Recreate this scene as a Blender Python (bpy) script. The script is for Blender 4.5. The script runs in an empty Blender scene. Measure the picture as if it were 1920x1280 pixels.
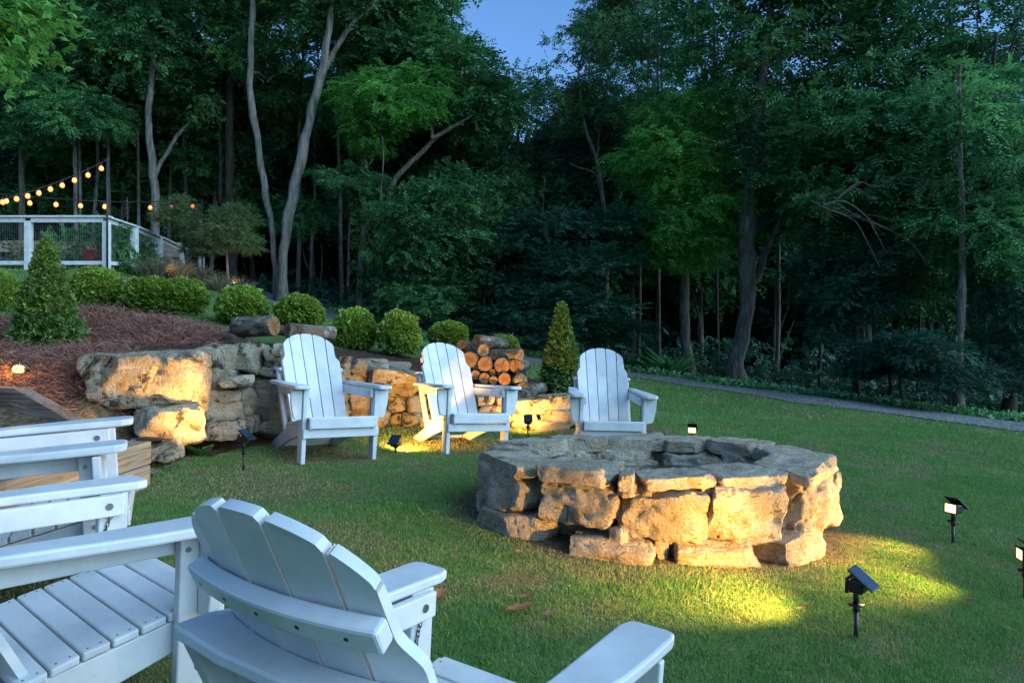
import bpy, math, random
import numpy as np
from mathutils import Vector, Matrix, Euler
R_ = math.radians
rng = np.random.default_rng(7)
random.seed(7)
sc = bpy.context.scene
col = sc.collection

# ------------------------------------------------------------------ camera, sky, sun, exposure
CAMZ = 1.05
FPX = 1352.0                     # focal length in pixels of the 1920 px wide photograph
YH = 638.0                       # horizon row
cam_d = bpy.data.cameras.new('camera'); cam = bpy.data.objects.new('camera', cam_d); col.objects.link(cam)
cam.location = (0, 0, CAMZ); cam.rotation_euler = (R_(90), 0, 0)
cam_d.sensor_width = 36; cam_d.lens = FPX / 1920 * 36; cam_d.clip_start = 0.05; cam_d.clip_end = 2000
sc.camera = cam

SUN_EL, SUN_AZ = 18.0, 112.0        # low sun, out of the picture to the right
world = bpy.data.worlds.new('World'); sc.world = world; world.use_nodes = True
wn = world.node_tree; wn.nodes.clear()
sky = wn.nodes.new('ShaderNodeTexSky'); sky.sky_type = 'NISHITA'; sky.sun_disc = False
sky.sun_elevation = R_(SUN_EL); sky.sun_rotation = R_(SUN_AZ)
sky.altitude = 200; sky.air_density = 1.0; sky.dust_density = 0.3; sky.ozone_density = 6.0
bg = wn.nodes.new('ShaderNodeBackground'); bg.inputs['Strength'].default_value = 0.058
wo = wn.nodes.new('ShaderNodeOutputWorld')
wn.links.new(sky.outputs[0], bg.inputs['Color']); wn.links.new(bg.outputs[0], wo.inputs['Surface'])

sun_d = bpy.data.lights.new('sun', 'SUN'); sun_d.energy = 1.15; sun_d.angle = R_(85); sun_d.color = (0.54, 0.83, 1.0)
sun = bpy.data.objects.new('sun', sun_d); col.objects.link(sun)
_az = R_(SUN_AZ); _el = R_(SUN_EL)
sdir = Vector((math.sin(_az) * math.cos(_el), math.cos(_az) * math.cos(_el), math.sin(_el)))
sun.rotation_euler = sdir.to_track_quat('Z', 'Y').to_euler()

sc.view_settings.view_transform = 'Standard'; sc.view_settings.look = 'None'
sc.view_settings.gamma = 1.0; sc.view_settings.use_curve_mapping = False
sc.view_settings.exposure = 2.3
sc.render.engine = 'CYCLES'
sc.cycles.use_denoising = True
sc.cycles.max_bounces = 6; sc.cycles.diffuse_bounces = 3; sc.cycles.transparent_max_bounces = 4
sc.cycles.sample_clamp_indirect = 4.0

# ------------------------------------------------------------------ helpers
def P(px, py, D):
    """photo pixel + depth in metres -> world point"""
    return Vector(((px - 960) / FPX * D, D, CAMZ + (YH - py) / FPX * D))

def tag(o, label=None, cat=None, group=None, kind=None):
    if label: o['label'] = label
    if cat: o['category'] = cat
    if group: o['group'] = group
    if kind: o['kind'] = kind
    return o

def empty(name, loc=(0, 0, 0), rot=(0, 0, 0)):
    o = bpy.data.objects.new(name, None); o.location = loc; o.rotation_euler = rot
    o.empty_display_size = 0.1
    col.objects.link(o); return o

def link(name, me, parent=None, mw=None):
    o = bpy.data.objects.new(name, me); col.objects.link(o)
    if parent is not None: o.parent = parent
    if mw is not None: o.matrix_local = mw
    return o

def np_mesh(name, V, faces, mats, mi=None, smooth=True, attrs=None):
    """faces: list of (n,k) int arrays, k = 3 or 4"""
    me = bpy.data.meshes.new(name)
    V = np.asarray(V, dtype=np.float32)
    if not isinstance(faces, (list, tuple)): faces = [faces]
    faces = [np.asarray(f, dtype=np.int32) for f in faces if len(f)]
    nl = sum(f.size for f in faces); nf = sum(len(f) for f in faces)
    me.vertices.add(len(V)); me.vertices.foreach_set('co', V.ravel())
    me.loops.add(nl); me.polygons.add(nf)
    me.loops.foreach_set('vertex_index', np.concatenate([f.ravel() for f in faces]))
    tot = np.concatenate([np.full(len(f), f.shape[1], dtype=np.int32) for f in faces])
    st = np.concatenate([[0], np.cumsum(tot)[:-1]]).astype(np.int32)
    me.polygons.foreach_set('loop_start', st); me.polygons.foreach_set('loop_total', tot)
    if not isinstance(mats, (list, tuple)): mats = [mats]
    for m in mats: me.materials.append(m)
    if mi is not None: me.polygons.foreach_set('material_index', np.asarray(mi, dtype=np.int32))
    me.polygons.foreach_set('use_smooth', np.full(nf, bool(smooth)))
    if attrs:
        for k, a in attrs.items():
            at = me.attributes.new(k, 'FLOAT', 'POINT'); at.data.foreach_set('value', np.asarray(a, dtype=np.float32))
    me.update(calc_edges=True)
    return me

class MB:
    """collects boxes, tubes and prisms into one mesh"""
    def __init__(s): s.v = []; s.f = []; s.m = []
    def add(s, V, F, m=0):
        b = len(s.v); s.v += [tuple(p) for p in V]; s.f += [tuple(i + b for i in f) for f in F]; s.m += [m] * len(F); return s
    def box(s, lo, hi, M=None, m=0):
        (a, b, c), (d, e, f) = lo, hi
        V = [Vector(p) for p in ((a, b, c), (d, b, c), (d, e, c), (a, e, c), (a, b, f), (d, b, f), (d, e, f), (a, e, f))]
        if M is not None: V = [M @ p for p in V]
        return s.add(V, [(0, 3, 2, 1), (4, 5, 6, 7), (0, 1, 5, 4), (1, 2, 6, 5), (2, 3, 7, 6), (3, 0, 4, 7)], m)
    def tube(s, pts, rad, n=8, m=0, cap=True):
        pts = [Vector(p) for p in pts]
        if not hasattr(rad, '__len__'): rad = [rad] * len(pts)
        V = []; F = []
        up = None
        for i, p in enumerate(pts):
            t = (pts[min(i + 1, len(pts) - 1)] - pts[max(i - 1, 0)]).normalized()
            if up is None:
                up = Vector((0, 0, 1)) if abs(t.z) < .9 else Vector((1, 0, 0))
            a = t.cross(up).normalized(); b = t.cross(a).normalized(); up = -b if False else (a.cross(t)).normalized()
            for k in range(n):
                w = 2 * math.pi * k / n
                V.append(p + (a * math.cos(w) + up * math.sin(w)) * rad[i])
        for i in range(len(pts) - 1):
            for k in range(n):
                F.append((i * n + k, i * n + (k + 1) % n, (i + 1) * n + (k + 1) % n, (i + 1) * n + k))
        if cap:
            F.append(tuple(range(n - 1, -1, -1))); F.append(tuple((len(pts) - 1) * n + k for k in range(n)))
        return s.add(V, F, m)
    def prism(s, poly, z0, z1, M=None, m=0):
        n = len(poly)
        V = [Vector((x, y, z0)) for x, y in poly] + [Vector((x, y, z1)) for x, y in poly]
        if M is not None: V = [M @ p for p in V]
        F = [tuple(range(n - 1, -1, -1)), tuple(range(n, 2 * n))] + [(k, (k + 1) % n, n + (k + 1) % n, n + k) for k in range(n)]
        return s.add(V, F, m)
    def mesh(s, name, mats, smooth=False, bevel=0.0):
        me = bpy.data.meshes.new(name); me.from_pydata(s.v, [], s.f)
        if not isinstance(mats, (list, tuple)): mats = [mats]
        for m in mats: me.materials.append(m)
        if len(mats) > 1: me.polygons.foreach_set('material_index', s.m)
        if bevel:
            import bmesh
            bm = bmesh.new(); bm.from_mesh(me)
            bmesh.ops.recalc_face_normals(bm, faces=bm.faces)
            ed = [e for e in bm.edges if len(e.link_faces) == 2 and e.calc_face_angle(0) > R_(35)]
            bmesh.ops.bevel(bm, geom=ed, offset=bevel, segments=2, profile=0.5, affect='EDGES', clamp_overlap=True)
            bm.to_mesh(me); bm.free()
        if smooth: me.polygons.foreach_set('use_smooth', [True] * len(me.polygons))
        me.update(); return me
    def obj(s, name, mats, parent=None, smooth=False, bevel=0.0):
        return link(name, s.mesh(name, mats, smooth, bevel), parent)

# vectorised gradient noise
_pr = np.random.default_rng(11)
_perm = np.concatenate([_pr.permutation(256)] * 2).astype(np.int64)
_grad = _pr.normal(size=(256, 3)); _grad /= np.linalg.norm(_grad, axis=1)[:, None]
def noise3(p):
    p = np.asarray(p, dtype=np.float64); i = np.floor(p).astype(np.int64); f = p - i; i &= 255
    u = f * f * f * (f * (f * 6 - 15) + 10); out = 0
    for dx in (0, 1):
        for dy in (0, 1):
            for dz in (0, 1):
                h = _perm[_perm[_perm[(i[:, 0] + dx) & 255] + ((i[:, 1] + dy) & 255)] + ((i[:, 2] + dz) & 255)]
                g = _grad[h]
                d = g[:, 0] * (f[:, 0] - dx) + g[:, 1] * (f[:, 1] - dy) + g[:, 2] * (f[:, 2] - dz)
                w = (u[:, 0] if dx else 1 - u[:, 0]) * (u[:, 1] if dy else 1 - u[:, 1]) * (u[:, 2] if dz else 1 - u[:, 2])
                out = out + d * w
    return out * 1.5
def fbm(p, oct=4, gain=.5):
    a = 1; s = 0; p = np.asarray(p, dtype=np.float64)
    for k in range(oct): s = s + a * noise3(p * (2 ** k) + 17.3 * k); a *= gain
    return s

# ------------------------------------------------------------------ materials
class NT:
    def __init__(s, name):
        s.m = bpy.data.materials.new(name); s.m.use_nodes = True; s.t = s.m.node_tree; s.t.nodes.clear()
        s.out = s.n('ShaderNodeOutputMaterial'); s.b = s.n('ShaderNodeBsdfPrincipled'); s.l(s.b.outputs[0], s.out.inputs['Surface'])
    def n(s, k, **kw):
        nd = s.t.nodes.new(k)
        for a, v in kw.items(): setattr(nd, a, v)
        return nd
    def l(s, a, b): s.t.links.new(a, b)
    def coord(s, what='Object', rand=0.0):
        tc = s.n('ShaderNodeTexCoord').outputs[what]
        if rand:
            oi = s.n('ShaderNodeObjectInfo'); ad = s.n('ShaderNodeVectorMath', operation='ADD')
            ml = s.n('ShaderNodeMath', operation='MULTIPLY'); s.l(oi.outputs['Random'], ml.inputs[0]); ml.inputs[1].default_value = rand
            s.l(tc, ad.inputs[0]); s.l(ml.outputs[0], ad.inputs[1]); return ad.outputs[0]
        return tc
    def noise(s, co, scale, detail=4, rough=.55, dist=0.0):
        nd = s.n('ShaderNodeTexNoise'); nd.inputs['Scale'].default_value = scale; nd.inputs['Detail'].default_value = detail
        nd.inputs['Roughness'].default_value = rough; nd.inputs['Distortion'].default_value = dist
        s.l(co, nd.inputs['Vector']); return nd.outputs['Fac']
    def ramp(s, fac, stops):
        r = s.n('ShaderNodeValToRGB'); e = r.color_ramp.elements
        while len(e) < len(stops): e.new(0.5)
        for el, (p, c) in zip(e, stops):
            el.position = p; el.color = (c, c, c, 1) if not hasattr(c, '__len__') else (*c, 1)
        s.l(fac, r.inputs[0]); return r.outputs[0]
    def mix(s, fac, a, b, mode='MIX'):
        m = s.n('ShaderNodeMix', data_type='RGBA', blend_type=mode)
        for k, v in ((0, fac), (6, a), (7, b)):
            if hasattr(v, 'is_linked'): s.l(v, m.inputs[k])
            elif k == 0: m.inputs[0].default_value = v
            else: m.inputs[k].default_value = (*v, 1)
        return m.outputs[2]
    def bump(s, h, dist=.01, strength=.6):
        b = s.n('ShaderNodeBump'); b.inputs['Distance'].default_value = dist; b.inputs['Strength'].default_value = strength
        s.l(h, b.inputs['Height']); s.l(b.outputs[0], s.b.inputs['Normal']); return b
    def color(s, c):
        if hasattr(c, 'is_linked'): s.l(c, s.b.inputs['Base Color'])
        else: s.b.inputs['Base Color'].default_value = (*c, 1)
        return s
    def rough(s, r, spec=.4):
        s.b.inputs['Roughness'].default_value = r; s.b.inputs['Specular IOR Level'].default_value = spec; return s

def mat_plain(name, c, r=.5, spec=.4, metal=0, nz=.12, sc_=30):
    t = NT(name); co = t.coord(); f = t.noise(co, sc_, 3)
    c2 = tuple(max(0, x * (1 - nz * 2)) for x in c)
    t.color(t.mix(t.ramp(f, [(.35, 0.0), (.65, 1.0)]), c2, c)); t.rough(r, spec); t.b.inputs['Metallic'].default_value = metal
    return t.m

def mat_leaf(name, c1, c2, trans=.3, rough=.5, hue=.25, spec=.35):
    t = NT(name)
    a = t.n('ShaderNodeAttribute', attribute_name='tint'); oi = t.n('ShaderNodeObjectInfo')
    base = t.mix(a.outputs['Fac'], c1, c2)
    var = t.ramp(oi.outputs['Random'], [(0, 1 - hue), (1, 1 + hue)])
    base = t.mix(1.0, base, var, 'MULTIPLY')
    t.color(base).rough(rough, spec)
    tr = t.n('ShaderNodeBsdfTranslucent'); mx = t.n('ShaderNodeMixShader'); mx.inputs[0].default_value = trans
    t.l(base, tr.inputs['Color']); t.l(t.b.outputs[0], mx.inputs[1]); t.l(tr.outputs[0], mx.inputs[2]); t.l(mx.outputs[0], t.out.inputs['Surface'])
    return t.m

def mat_paint():
    t = NT('white_poly_lumber'); co = t.coord('Object', 30.0)
    f = t.noise(co, 5, 4); g = t.noise(co, 55, 4, .7); h = t.noise(co, 150, 3, .6)
    base = t.mix(t.ramp(f, [(.35, 0.0), (.7, 1.0)]), (.50, .51, .52), (.68, .68, .68))
    base = t.mix(t.ramp(g, [(.57, 0.0), (.72, .32)]), base, (.38, .37, .33))
    base = t.mix(t.ramp(h, [(.73, 0.0), (.76, .7)]), base, (.12, .11, .10))
    t.color(base).rough(.42, .45); t.bump(t.noise(co, 320, 2), .0008, .4)
    return t.m

def mat_stone(name, light, mid, dark, stain=.5, warm=(.42, .27, .12)):
    t = NT(name); co = t.coord('Object', 40.0)
    big = t.noise(co, 3.2, 5, .62, .3); med = t.noise(co, 11, 6, .68, .4); fine = t.noise(co, 60, 5, .7)
    base = t.mix(t.ramp(big, [(.42, 0.0), (.56, 1.0)]), mid, light)
    base = t.mix(t.ramp(med, [(.50, 0.0), (.60, .7)]), base, warm)
    st = t.ramp(t.noise(co, 5.5, 8, .72, .8), [(.60 - .13 * stain, 0.0), (.67 - .13 * stain, .95)])
    base = t.mix(st, base, dark)
    base = t.mix(t.ramp(fine, [(.35, .45), (.5, 0.0)]), base, tuple(x * .55 for x in mid))
    pit = t.n('ShaderNodeTexVoronoi'); pit.inputs['Scale'].default_value = 38; t.l(co, pit.inputs['Vector'])
    t.color(base).rough(.9, .2)
    h = t.n('ShaderNodeMath', operation='ADD'); t.l(med, h.inputs[0]); m2 = t.n('ShaderNodeMath', operation='MULTIPLY'); m2.inputs[1].default_value = .95
    t.l(fine, m2.inputs[0]); t.l(m2.outputs[0], h.inputs[1])
    h2 = t.n('ShaderNodeMath', operation='ADD'); t.l(h.outputs[0], h2.inputs[0])
    pr = t.ramp(pit.outputs['Distance'], [(0.0, 0.0), (.20, .16)]); t.l(pr, h2.inputs[1])
    mp = t.n('ShaderNodeMapping'); mp.inputs['Scale'].default_value = (1.5, 1.5, 12); t.l(co, mp.inputs['Vector'])
    ly = t.ramp(t.noise(mp.outputs[0], 3.0, 4, .6, .6), [(.40, 0.0), (.48, .13), (.60, .18)])
    h3 = t.n('ShaderNodeMath', operation='ADD'); t.l(h2.outputs[0], h3.inputs[0]); t.l(ly, h3.inputs[1])
    t.bump(h3.outputs[0], .045, 1.0)
    return t.m

def mat_bark(name, c1, c2, scale=14, lichen=None, stretch=.18):
    t = NT(name); co = t.coord('Object', 20.0)
    mp = t.n('ShaderNodeMapping'); mp.inputs['Scale'].default_value = (1, 1, stretch); t.l(co, mp.inputs['Vector'])
    f = t.noise(mp.outputs[0], scale, 6, .7, .5)
    base = t.mix(t.ramp(f, [(.36, 0.0), (.62, 1.0)]), c1, c2)
    if lichen: base = t.mix(t.ramp(t.noise(co, 9, 5, .7), [(.54, 0.0), (.64, .85)]), base, lichen)
    t.color(base).rough(.92, .15); t.bump(f, .03, .9)
    return t.m

def mat_cut():
    t = NT('cut_wood'); co = t.coord('Object')
    w = t.n('ShaderNodeTexWave', wave_type='RINGS', rings_direction='Z'); w.inputs['Scale'].default_value = 26; w.inputs['Distortion'].default_value = 2.2
    w.inputs['Detail'].default_value = 3; w.inputs['Detail Scale'].default_value = 2.5; t.l(co, w.inputs['Vector'])
    oi = t.n('ShaderNodeObjectInfo')
    a = t.mix(oi.outputs['Random'], (.24, .11, .045), (.44, .22, .085))
    base = t.mix(t.ramp(w.outputs['Fac'], [(.2, .6), (.8, 0.0)]), a, (.16, .07, .03))
    base = t.mix(t.ramp(t.noise(co, 12, 5, .7), [(.5, 0.0), (.72, .7)]), base, (.15, .085, .05))
    at = t.n('ShaderNodeAttribute', attribute_name='rad')
    base = t.mix(t.ramp(at.outputs['Fac'], [(.0, .75), (.45, .35), (.62, 0.0), (.86, 0.0), (.93, .9)]), base, (.13, .06, .028))
    gr = t.n('ShaderNodeTexGradient', gradient_type='RADIAL'); t.l(co, gr.inputs['Vector'])
    wv = t.n('ShaderNodeTexNoise', noise_dimensions='2D'); wv.inputs['Scale'].default_value = 22; cb = t.n('ShaderNodeCombineXYZ'); t.l(gr.outputs['Fac'], cb.inputs[0]); t.l(t.n('ShaderNodeObjectInfo').outputs['Random'], cb.inputs[1]); t.l(cb.outputs[0], wv.inputs['Vector'])
    base = t.mix(t.ramp(wv.outputs['Fac'], [(.60, 0.0), (.66, .8)]), base, (.05, .025, .015))
    t.color(base).rough(.85, .2); t.bump(t.noise(co, 60, 4), .006, .6); return t.m

def mat_timber(name='landscape_timber', ca=(.17, .10, .055), cb=(.42, .29, .17)):
    t = NT(name); co = t.coord('Object', 9.0)
    mp = t.n('ShaderNodeMapping'); mp.inputs['Scale'].default_value = (.7, 14, 14); t.l(co, mp.inputs['Vector'])
    f = t.noise(mp.outputs[0], 2.2, 5, .6, 1.4)
    base = t.mix(t.ramp(f, [(.34, 0.0), (.64, 1.0)]), ca, cb)
    base = t.mix(t.ramp(t.noise(co, 3.0, 4), [(.45, 0.0), (.7, .6)]), base, (.25, .22, .19))
    t.color(base).rough(.85, .2); t.bump(f, .008, .7); return t.m

def mat_ground():
    t = NT('lawn_soil'); co = t.coord('Object')
    a = t.n('ShaderNodeAttribute', attribute_name='dry')
    f = t.noise(co, .55, 5, .6); g = t.noise(co, 22, 5, .7)
    grass = t.mix(t.ramp(f, [(.36, 0.0), (.62, 1.0)]), (.07, .18, .038), (.13, .18, .06))
    grass = t.mix(t.ramp(g, [(.42, 0.0), (.66, .7)]), grass, (.022, .045, .012))
    soil = t.mix(t.ramp(g, [(.38, 0.0), (.62, 1.0)]), (.055, .036, .022), (.17, .12, .075))
    t.color(t.mix(a.outputs['Fac'], grass, soil)).rough(.95, .1); t.bump(g, .03, .9); return t.m

def mat_gravel():
    t = NT('gravel'); co = t.coord('Object')
    v = t.n('ShaderNodeTexVoronoi'); v.inputs['Scale'].default_value = 30; t.l(co, v.inputs['Vector'])
    base = t.mix(t.ramp(v.outputs['Color'], [(.2, 0.0), (.8, 1.0)]), (.10, .10, .105), (.30, .295, .29))
    base = t.mix(t.ramp(t.noise(co, .8, 4), [(.42, 0.0), (.68, .5)]), base, (.13, .125, .11))
    t.color(base).rough(.95, .1); t.bump(v.outputs['Distance'], .03, .9); return t.m

def mat_mulch():
    t = NT('mulch'); co = t.coord('Object')
    f = t.noise(co, 26, 6, .75, .8)
    base = t.mix(t.ramp(f, [(.36, 0.0), (.64, 1.0)]), (.035, .02, .014), (.15, .085, .055))
    base = t.mix(t.ramp(t.noise(co, 45, 3), [(.66, 0.0), (.70, .8)]), base, (.34, .28, .22))
    t.color(base).rough(.95, .1); t.bump(f, .05, 1.0); return t.m

def mat_emit(name, c, s):
    t = NT(name); t.color((.8, .6, .3)); t.b.inputs['Emission Color'].default_value = (*c, 1); t.b.inputs['Emission Strength'].default_value = s
    return t.m

M = {}
M['paint'] = mat_paint()
M['white_wood'] = mat_plain('white_painted_wood', (.74, .74, .73), .6, .3, 0, .1, 9)
M['bolt'] = mat_plain('steel_bolt', (.35, .35, .36), .35, .5, .9)
M['chain'] = mat_plain('dark_chain', (.10, .09, .085), .45, .5, .8)
M['pit_stone'] = mat_stone('pit_limestone', (.62, .54, .42), (.44, .37, .28), (.15, .13, .115), .12, (.46, .32, .16))
M['wall_stone'] = mat_stone('weathered_limestone', (.58, .50, .37), (.38, .32, .24), (.04, .036, .032), .52, (.42, .27, .11))
M['ground'] = mat_ground(); M['gravel'] = mat_gravel(); M['mulch'] = mat_mulch()
M['bark'] = mat_bark('grey_brown_bark', (.055, .045, .036), (.19, .165, .14), 16)
M['bark_pale'] = mat_bark('pale_bark', (.065, .058, .048), (.25, .225, .195), 9, (.15, .155, .135))
M['bark_dark'] = mat_bark('dark_bark', (.02, .017, .015), (.07, .06, .05), 16)
M['bark_log'] = mat_bark('log_bark', (.05, .038, .028), (.20, .15, .11), 18, (.30, .33, .28), .4)
M['cut'] = mat_cut(); M['timber'] = mat_timber(); M['timber_old'] = mat_timber('old_timber', (.06, .042, .034), (.19, .145, .12))
M['leaf_a'] = mat_leaf('oak_leaves', (.024, .085, .036), (.13, .33, .095), .28)
M['leaf_b'] = mat_leaf('hickory_leaves', (.026, .11, .048), (.16, .42, .13), .30)
M['leaf_young'] = mat_leaf('walnut_leaves', (.06, .24, .045), (.18, .46, .08), .38)
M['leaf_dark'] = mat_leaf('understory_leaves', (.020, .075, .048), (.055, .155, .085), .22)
M['leaf_myrtle'] = mat_leaf('myrtle_leaves', (.07, .14, .05), (.20, .22, .08), .3)
M['leaf_maple'] = mat_leaf('maple_leaves', (.07, .24, .05), (.17, .40, .08), .5)
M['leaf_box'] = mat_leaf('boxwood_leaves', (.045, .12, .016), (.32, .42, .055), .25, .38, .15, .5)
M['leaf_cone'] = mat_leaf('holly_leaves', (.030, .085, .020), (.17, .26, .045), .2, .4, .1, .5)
M['ivy'] = mat_leaf('ivy_leaves', (.05, .13, .03), (.10, .22, .05), .3)
M['grass'] = mat_leaf('grass_blades', (.055, .25, .036), (.38, .35, .17), .35, .6, .0, .2)
M['ornamental'] = mat_leaf('tall_grass_blades', (.10, .12, .06), (.30, .25, .17), .3, .6)
M['straw'] = mat_leaf('pine_straw', (.13, .055, .042), (.42, .20, .15), .1, .7, .0, .2)
M['dry_leaf'] = mat_leaf('dry_leaf', (.34, .15, .07), (.48, .28, .18), .2, .7)
M['flower'] = mat_plain('clover_flower', (.62, .64, .56), .8)
M['black'] = mat_plain('black_plastic', (.012, .012, .013), .42, .5)
M['panel'] = mat_plain('solar_cell', (.012, .02, .035), .12, .6)
M['lens'] = mat_emit('lamp_lens', (1.0, .64, .20), .9)
M['led'] = mat_emit('led_lens', (1.0, .55, .08), .9)
M['bulb'] = mat_emit('string_bulb', (1.0, .14, .007), 1.0)
M['wire'] = mat_plain('galvanised_wire', (.20, .205, .21), .5, .4, .3)
M['cable'] = mat_plain('black_cable', (.03, .03, .03), .5)
M['red'] = mat_plain('red_ceramic', (.30, .035, .03), .4)
M['cedar'] = mat_plain('pale_cedar', (.52, .36, .27), .8, .2, 0, .2, 12)
M['concrete'] = mat_plain('concrete_slab', (.34, .33, .31), .9, .2, 0, .2, 14)
M['purple'] = mat_plain('purple_petals', (.20, .05, .16), .7)
M['bark_chip'] = mat_plain('bark_chip', (.30, .24, .20), .9, .2, 0, .3, 40)

# ------------------------------------------------------------------ terrain
def rbf_fit(pts, lam=.02):
    pts = np.array(pts, dtype=np.float64); X = pts[:, :2]; n = len(X)
    K = np.linalg.norm(X[:, None] - X[None], axis=2) + lam * np.eye(n) * -1
    Q = np.c_[np.ones(n), X]
    A = np.block([[K, Q], [Q.T, np.zeros((3, 3))]]); w = np.linalg.solve(A, np.r_[pts[:, 2], np.zeros(3)])
    def ev(x, y):
        x = np.asarray(x, dtype=np.float64); sh = x.shape; q = np.c_[x.ravel(), np.asarray(y, dtype=np.float64).ravel()]
        out = np.empty(len(q))
        for a in range(0, len(q), 20000):
            b = q[a:a + 20000]; out[a:a + 20000] = np.linalg.norm(b[:, None] - X[None], axis=2) @ w[:n] + w[n] + b @ w[n + 1:]
        return out.reshape(sh)
    return ev
def plane(x, y): return CAMZ - 1.02 - .065 * x + .0267 * (y - 3)
low_pts = [(-1.271, 5.318, CAMZ - .89), (-.286, 5.998, CAMZ - .935), (.873, 6.302, CAMZ - 1.02), (-1.043, 2.129, CAMZ - 1.02), (-1.506, 2.772, CAMZ - .91),
           (-.012, 1.763, CAMZ - 1.19), (.86, 3.46, CAMZ - 1.075), (1.30, 2.71, CAMZ - 1.11), (2.51, 4.1, CAMZ - 1.153), (1.68, 6.75, CAMZ - 1.03),
           (-1.85, 4.84, CAMZ - .86), (-.94, 5.8, CAMZ - .90), (-2.2, 4.27, CAMZ - .85), (-2.3, 3.2, CAMZ - .88), (-2.1, 6.4, CAMZ - .79), (-1.4, 7.25, CAMZ - .80), (0, 7.7, CAMZ - .90), (.7, 7.6, CAMZ - .94)]
far_pts = [tuple(P(*q)) for q in ((1200, 706, 15.7), (1920, 796, 11), (1500, 745, 13.4), (1000, 676, 15.0), (880, 657, 14.6), (790, 643, 14.8), (700, 627, 15.5), (620, 608, 16.5),
                                  (1800, 772, 13.6), (1385, 716, 17.5), (1285, 702, 19))]
far_pts += [(x, y, plane(x, y)) for x, y in ((1.6, 7.4), (2.5, 9), (4, 6.5), (6, 8), (3, 12), (1.6, 10), (6, 3), (3, 2), (1.5, 1), (0, -1), (3, -3), (-2, -2), (8, -1), (10, 5))]
hill_pts = [tuple(P(*q)) for q in ((665, 655, 8.6), (748, 668, 8.4), (840, 662, 9.4), (945, 668, 9.4), (1052, 742, 8.3), (925, 742, 8.1), (562, 622, 9.0), (453, 610, 9.0), (345, 592, 9.3), (280, 592, 9.3), (185, 580, 9.5), (60, 585, 9.3),
                                   (200, 506, 15.6), (60, 506, 15.6), (-100, 500, 15.6), (378, 517, 22), (440, 543, 17.5), (510, 562, 19), (680, 588, 20), (300, 560, 11.5), (440, 570, 12), (560, 585, 13),
                                   (420, 652, 6.2), (520, 655, 6.8), (600, 665, 7.3), (720, 680, 7.7), (850, 712, 8.0), (1000, 742, 8.0), (200, 655, 5.7), (60, 700, 5.9), (100, 640, 7.0), (0, 640, 7.0), (40, 850, 4.3), (130, 815, 4.6))]
hill_pts += [(-4.2, 4.0, CAMZ - .35), (-3.4, 2.0, CAMZ - .75), (-3.2, 0, CAMZ - .9)]
out_pts = [(-20, 30, CAMZ + 3.2), (0, 40, CAMZ - .2), (20, 30, CAMZ - 1.8), (60, 60, CAMZ - 3), (-60, 60, CAMZ + 8), (30, 0, CAMZ - 2.5), (-30, 0, CAMZ + 2), (-14, 4, CAMZ + 1.3), (0, -40, CAMZ + 9), (0, -13, CAMZ + 1.6), (-18, -13, CAMZ + 3.5), (18, -13, CAMZ + .6), (0, -6, CAMZ - .9), (30, -40, CAMZ + 7), (-30, -40, CAMZ + 11), (0, -90, CAMZ + 16),  # raised points behind the camera: an added, unseen hill that blocks low skylight
           (0, 120, CAMZ), (120, 100, CAMZ - 3), (-120, 100, CAMZ + 9), (70, -60, CAMZ + 8), (-70, -60, CAMZ + 12), (150, -150, CAMZ + 10), (-150, -150, CAMZ + 14), (0, 25, CAMZ - .1), (8, 22, CAMZ - 1.1), (14, 17, CAMZ - 1.7)]
low_f = rbf_fit(low_pts + [(x, y, plane(x, y)) for x, y in ((1.6, 7.4), (2.5, 9), (4, 6.5), (6, 8), (6, 3), (3, 2), (1.5, 1), (0, -1), (-2, -2), (-8, 3), (-6, 12), (0, 14))])
high_f = rbf_fit(far_pts + hill_pts + out_pts)
WALL = np.array([(-2.35, 2.0), (-2.35, 4.1), (-2.62, 4.75), (-2.42, 5.5), (-2.17, 6.3), (-1.4, 7.2), (0, 7.72), (.75, 7.7), (1.25, 7.5)])
def wall_sd(x, y):
    """signed distance behind the retaining wall line (positive = bed side)"""
    q = np.c_[np.ravel(x), np.ravel(y)]; best = np.full(len(q), 1e9); sg = np.ones(len(q))
    for a, b in zip(WALL[:-1], WALL[1:]):
        d = b - a; t = np.clip(((q - a) @ d) / (d @ d), 0, 1); r = q - a - t[:, None] * d; L = np.hypot(r[:, 0], r[:, 1])
        s = np.sign(d[0] * r[:, 1] - d[1] * r[:, 0]); m = L < best; best = np.where(m, L, best); sg = np.where(m, s, sg)
    return (best * sg).reshape(np.shape(x))
def sstep(a, b, t):
    u = np.clip((t - a) / (b - a), 0, 1); return u * u * (3 - 2 * u)
PIT_C = np.array((.835, 4.27)); PIT_A = 1.02; PIT_B = .80
def pit_r(x, y): return np.hypot((x - PIT_C[0]) / PIT_A, (y - PIT_C[1]) / PIT_B)
def ground(x, y):
    x = np.asarray(x, dtype=np.float64); y = np.asarray(y, dtype=np.float64)
    lo = low_f(x, y); hi = high_f(x, y)
    b = sstep(.02, .30, wall_sd(x, y)) * (1 - sstep(.9, 1.3, x) * (y < 9))
    # the bowl in front of the wall, blended into the open lawn to the right and towards the camera
    bowl = 1 - sstep(1.6, 3.2, x)
    bowl = bowl * (1 - sstep(7.2, 8.6, y)) * sstep(-2.0, 0.4, y)
    inside = (1 - b) * bowl
    z = lo * inside + hi * (1 - inside)
    q = np.stack([np.ravel(x), np.ravel(y), np.zeros(x.size)], 1)
    amp = sstep(0, 4, np.hypot(q[:, 0], q[:, 1] - 3)) * .02 + .012
    return z + (noise3(q * .9) * amp + noise3(q * 3.1) * .006).reshape(x.shape)
def G(x, y): return float(ground(np.array([float(x)]), np.array([float(y)]))[0])
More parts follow.
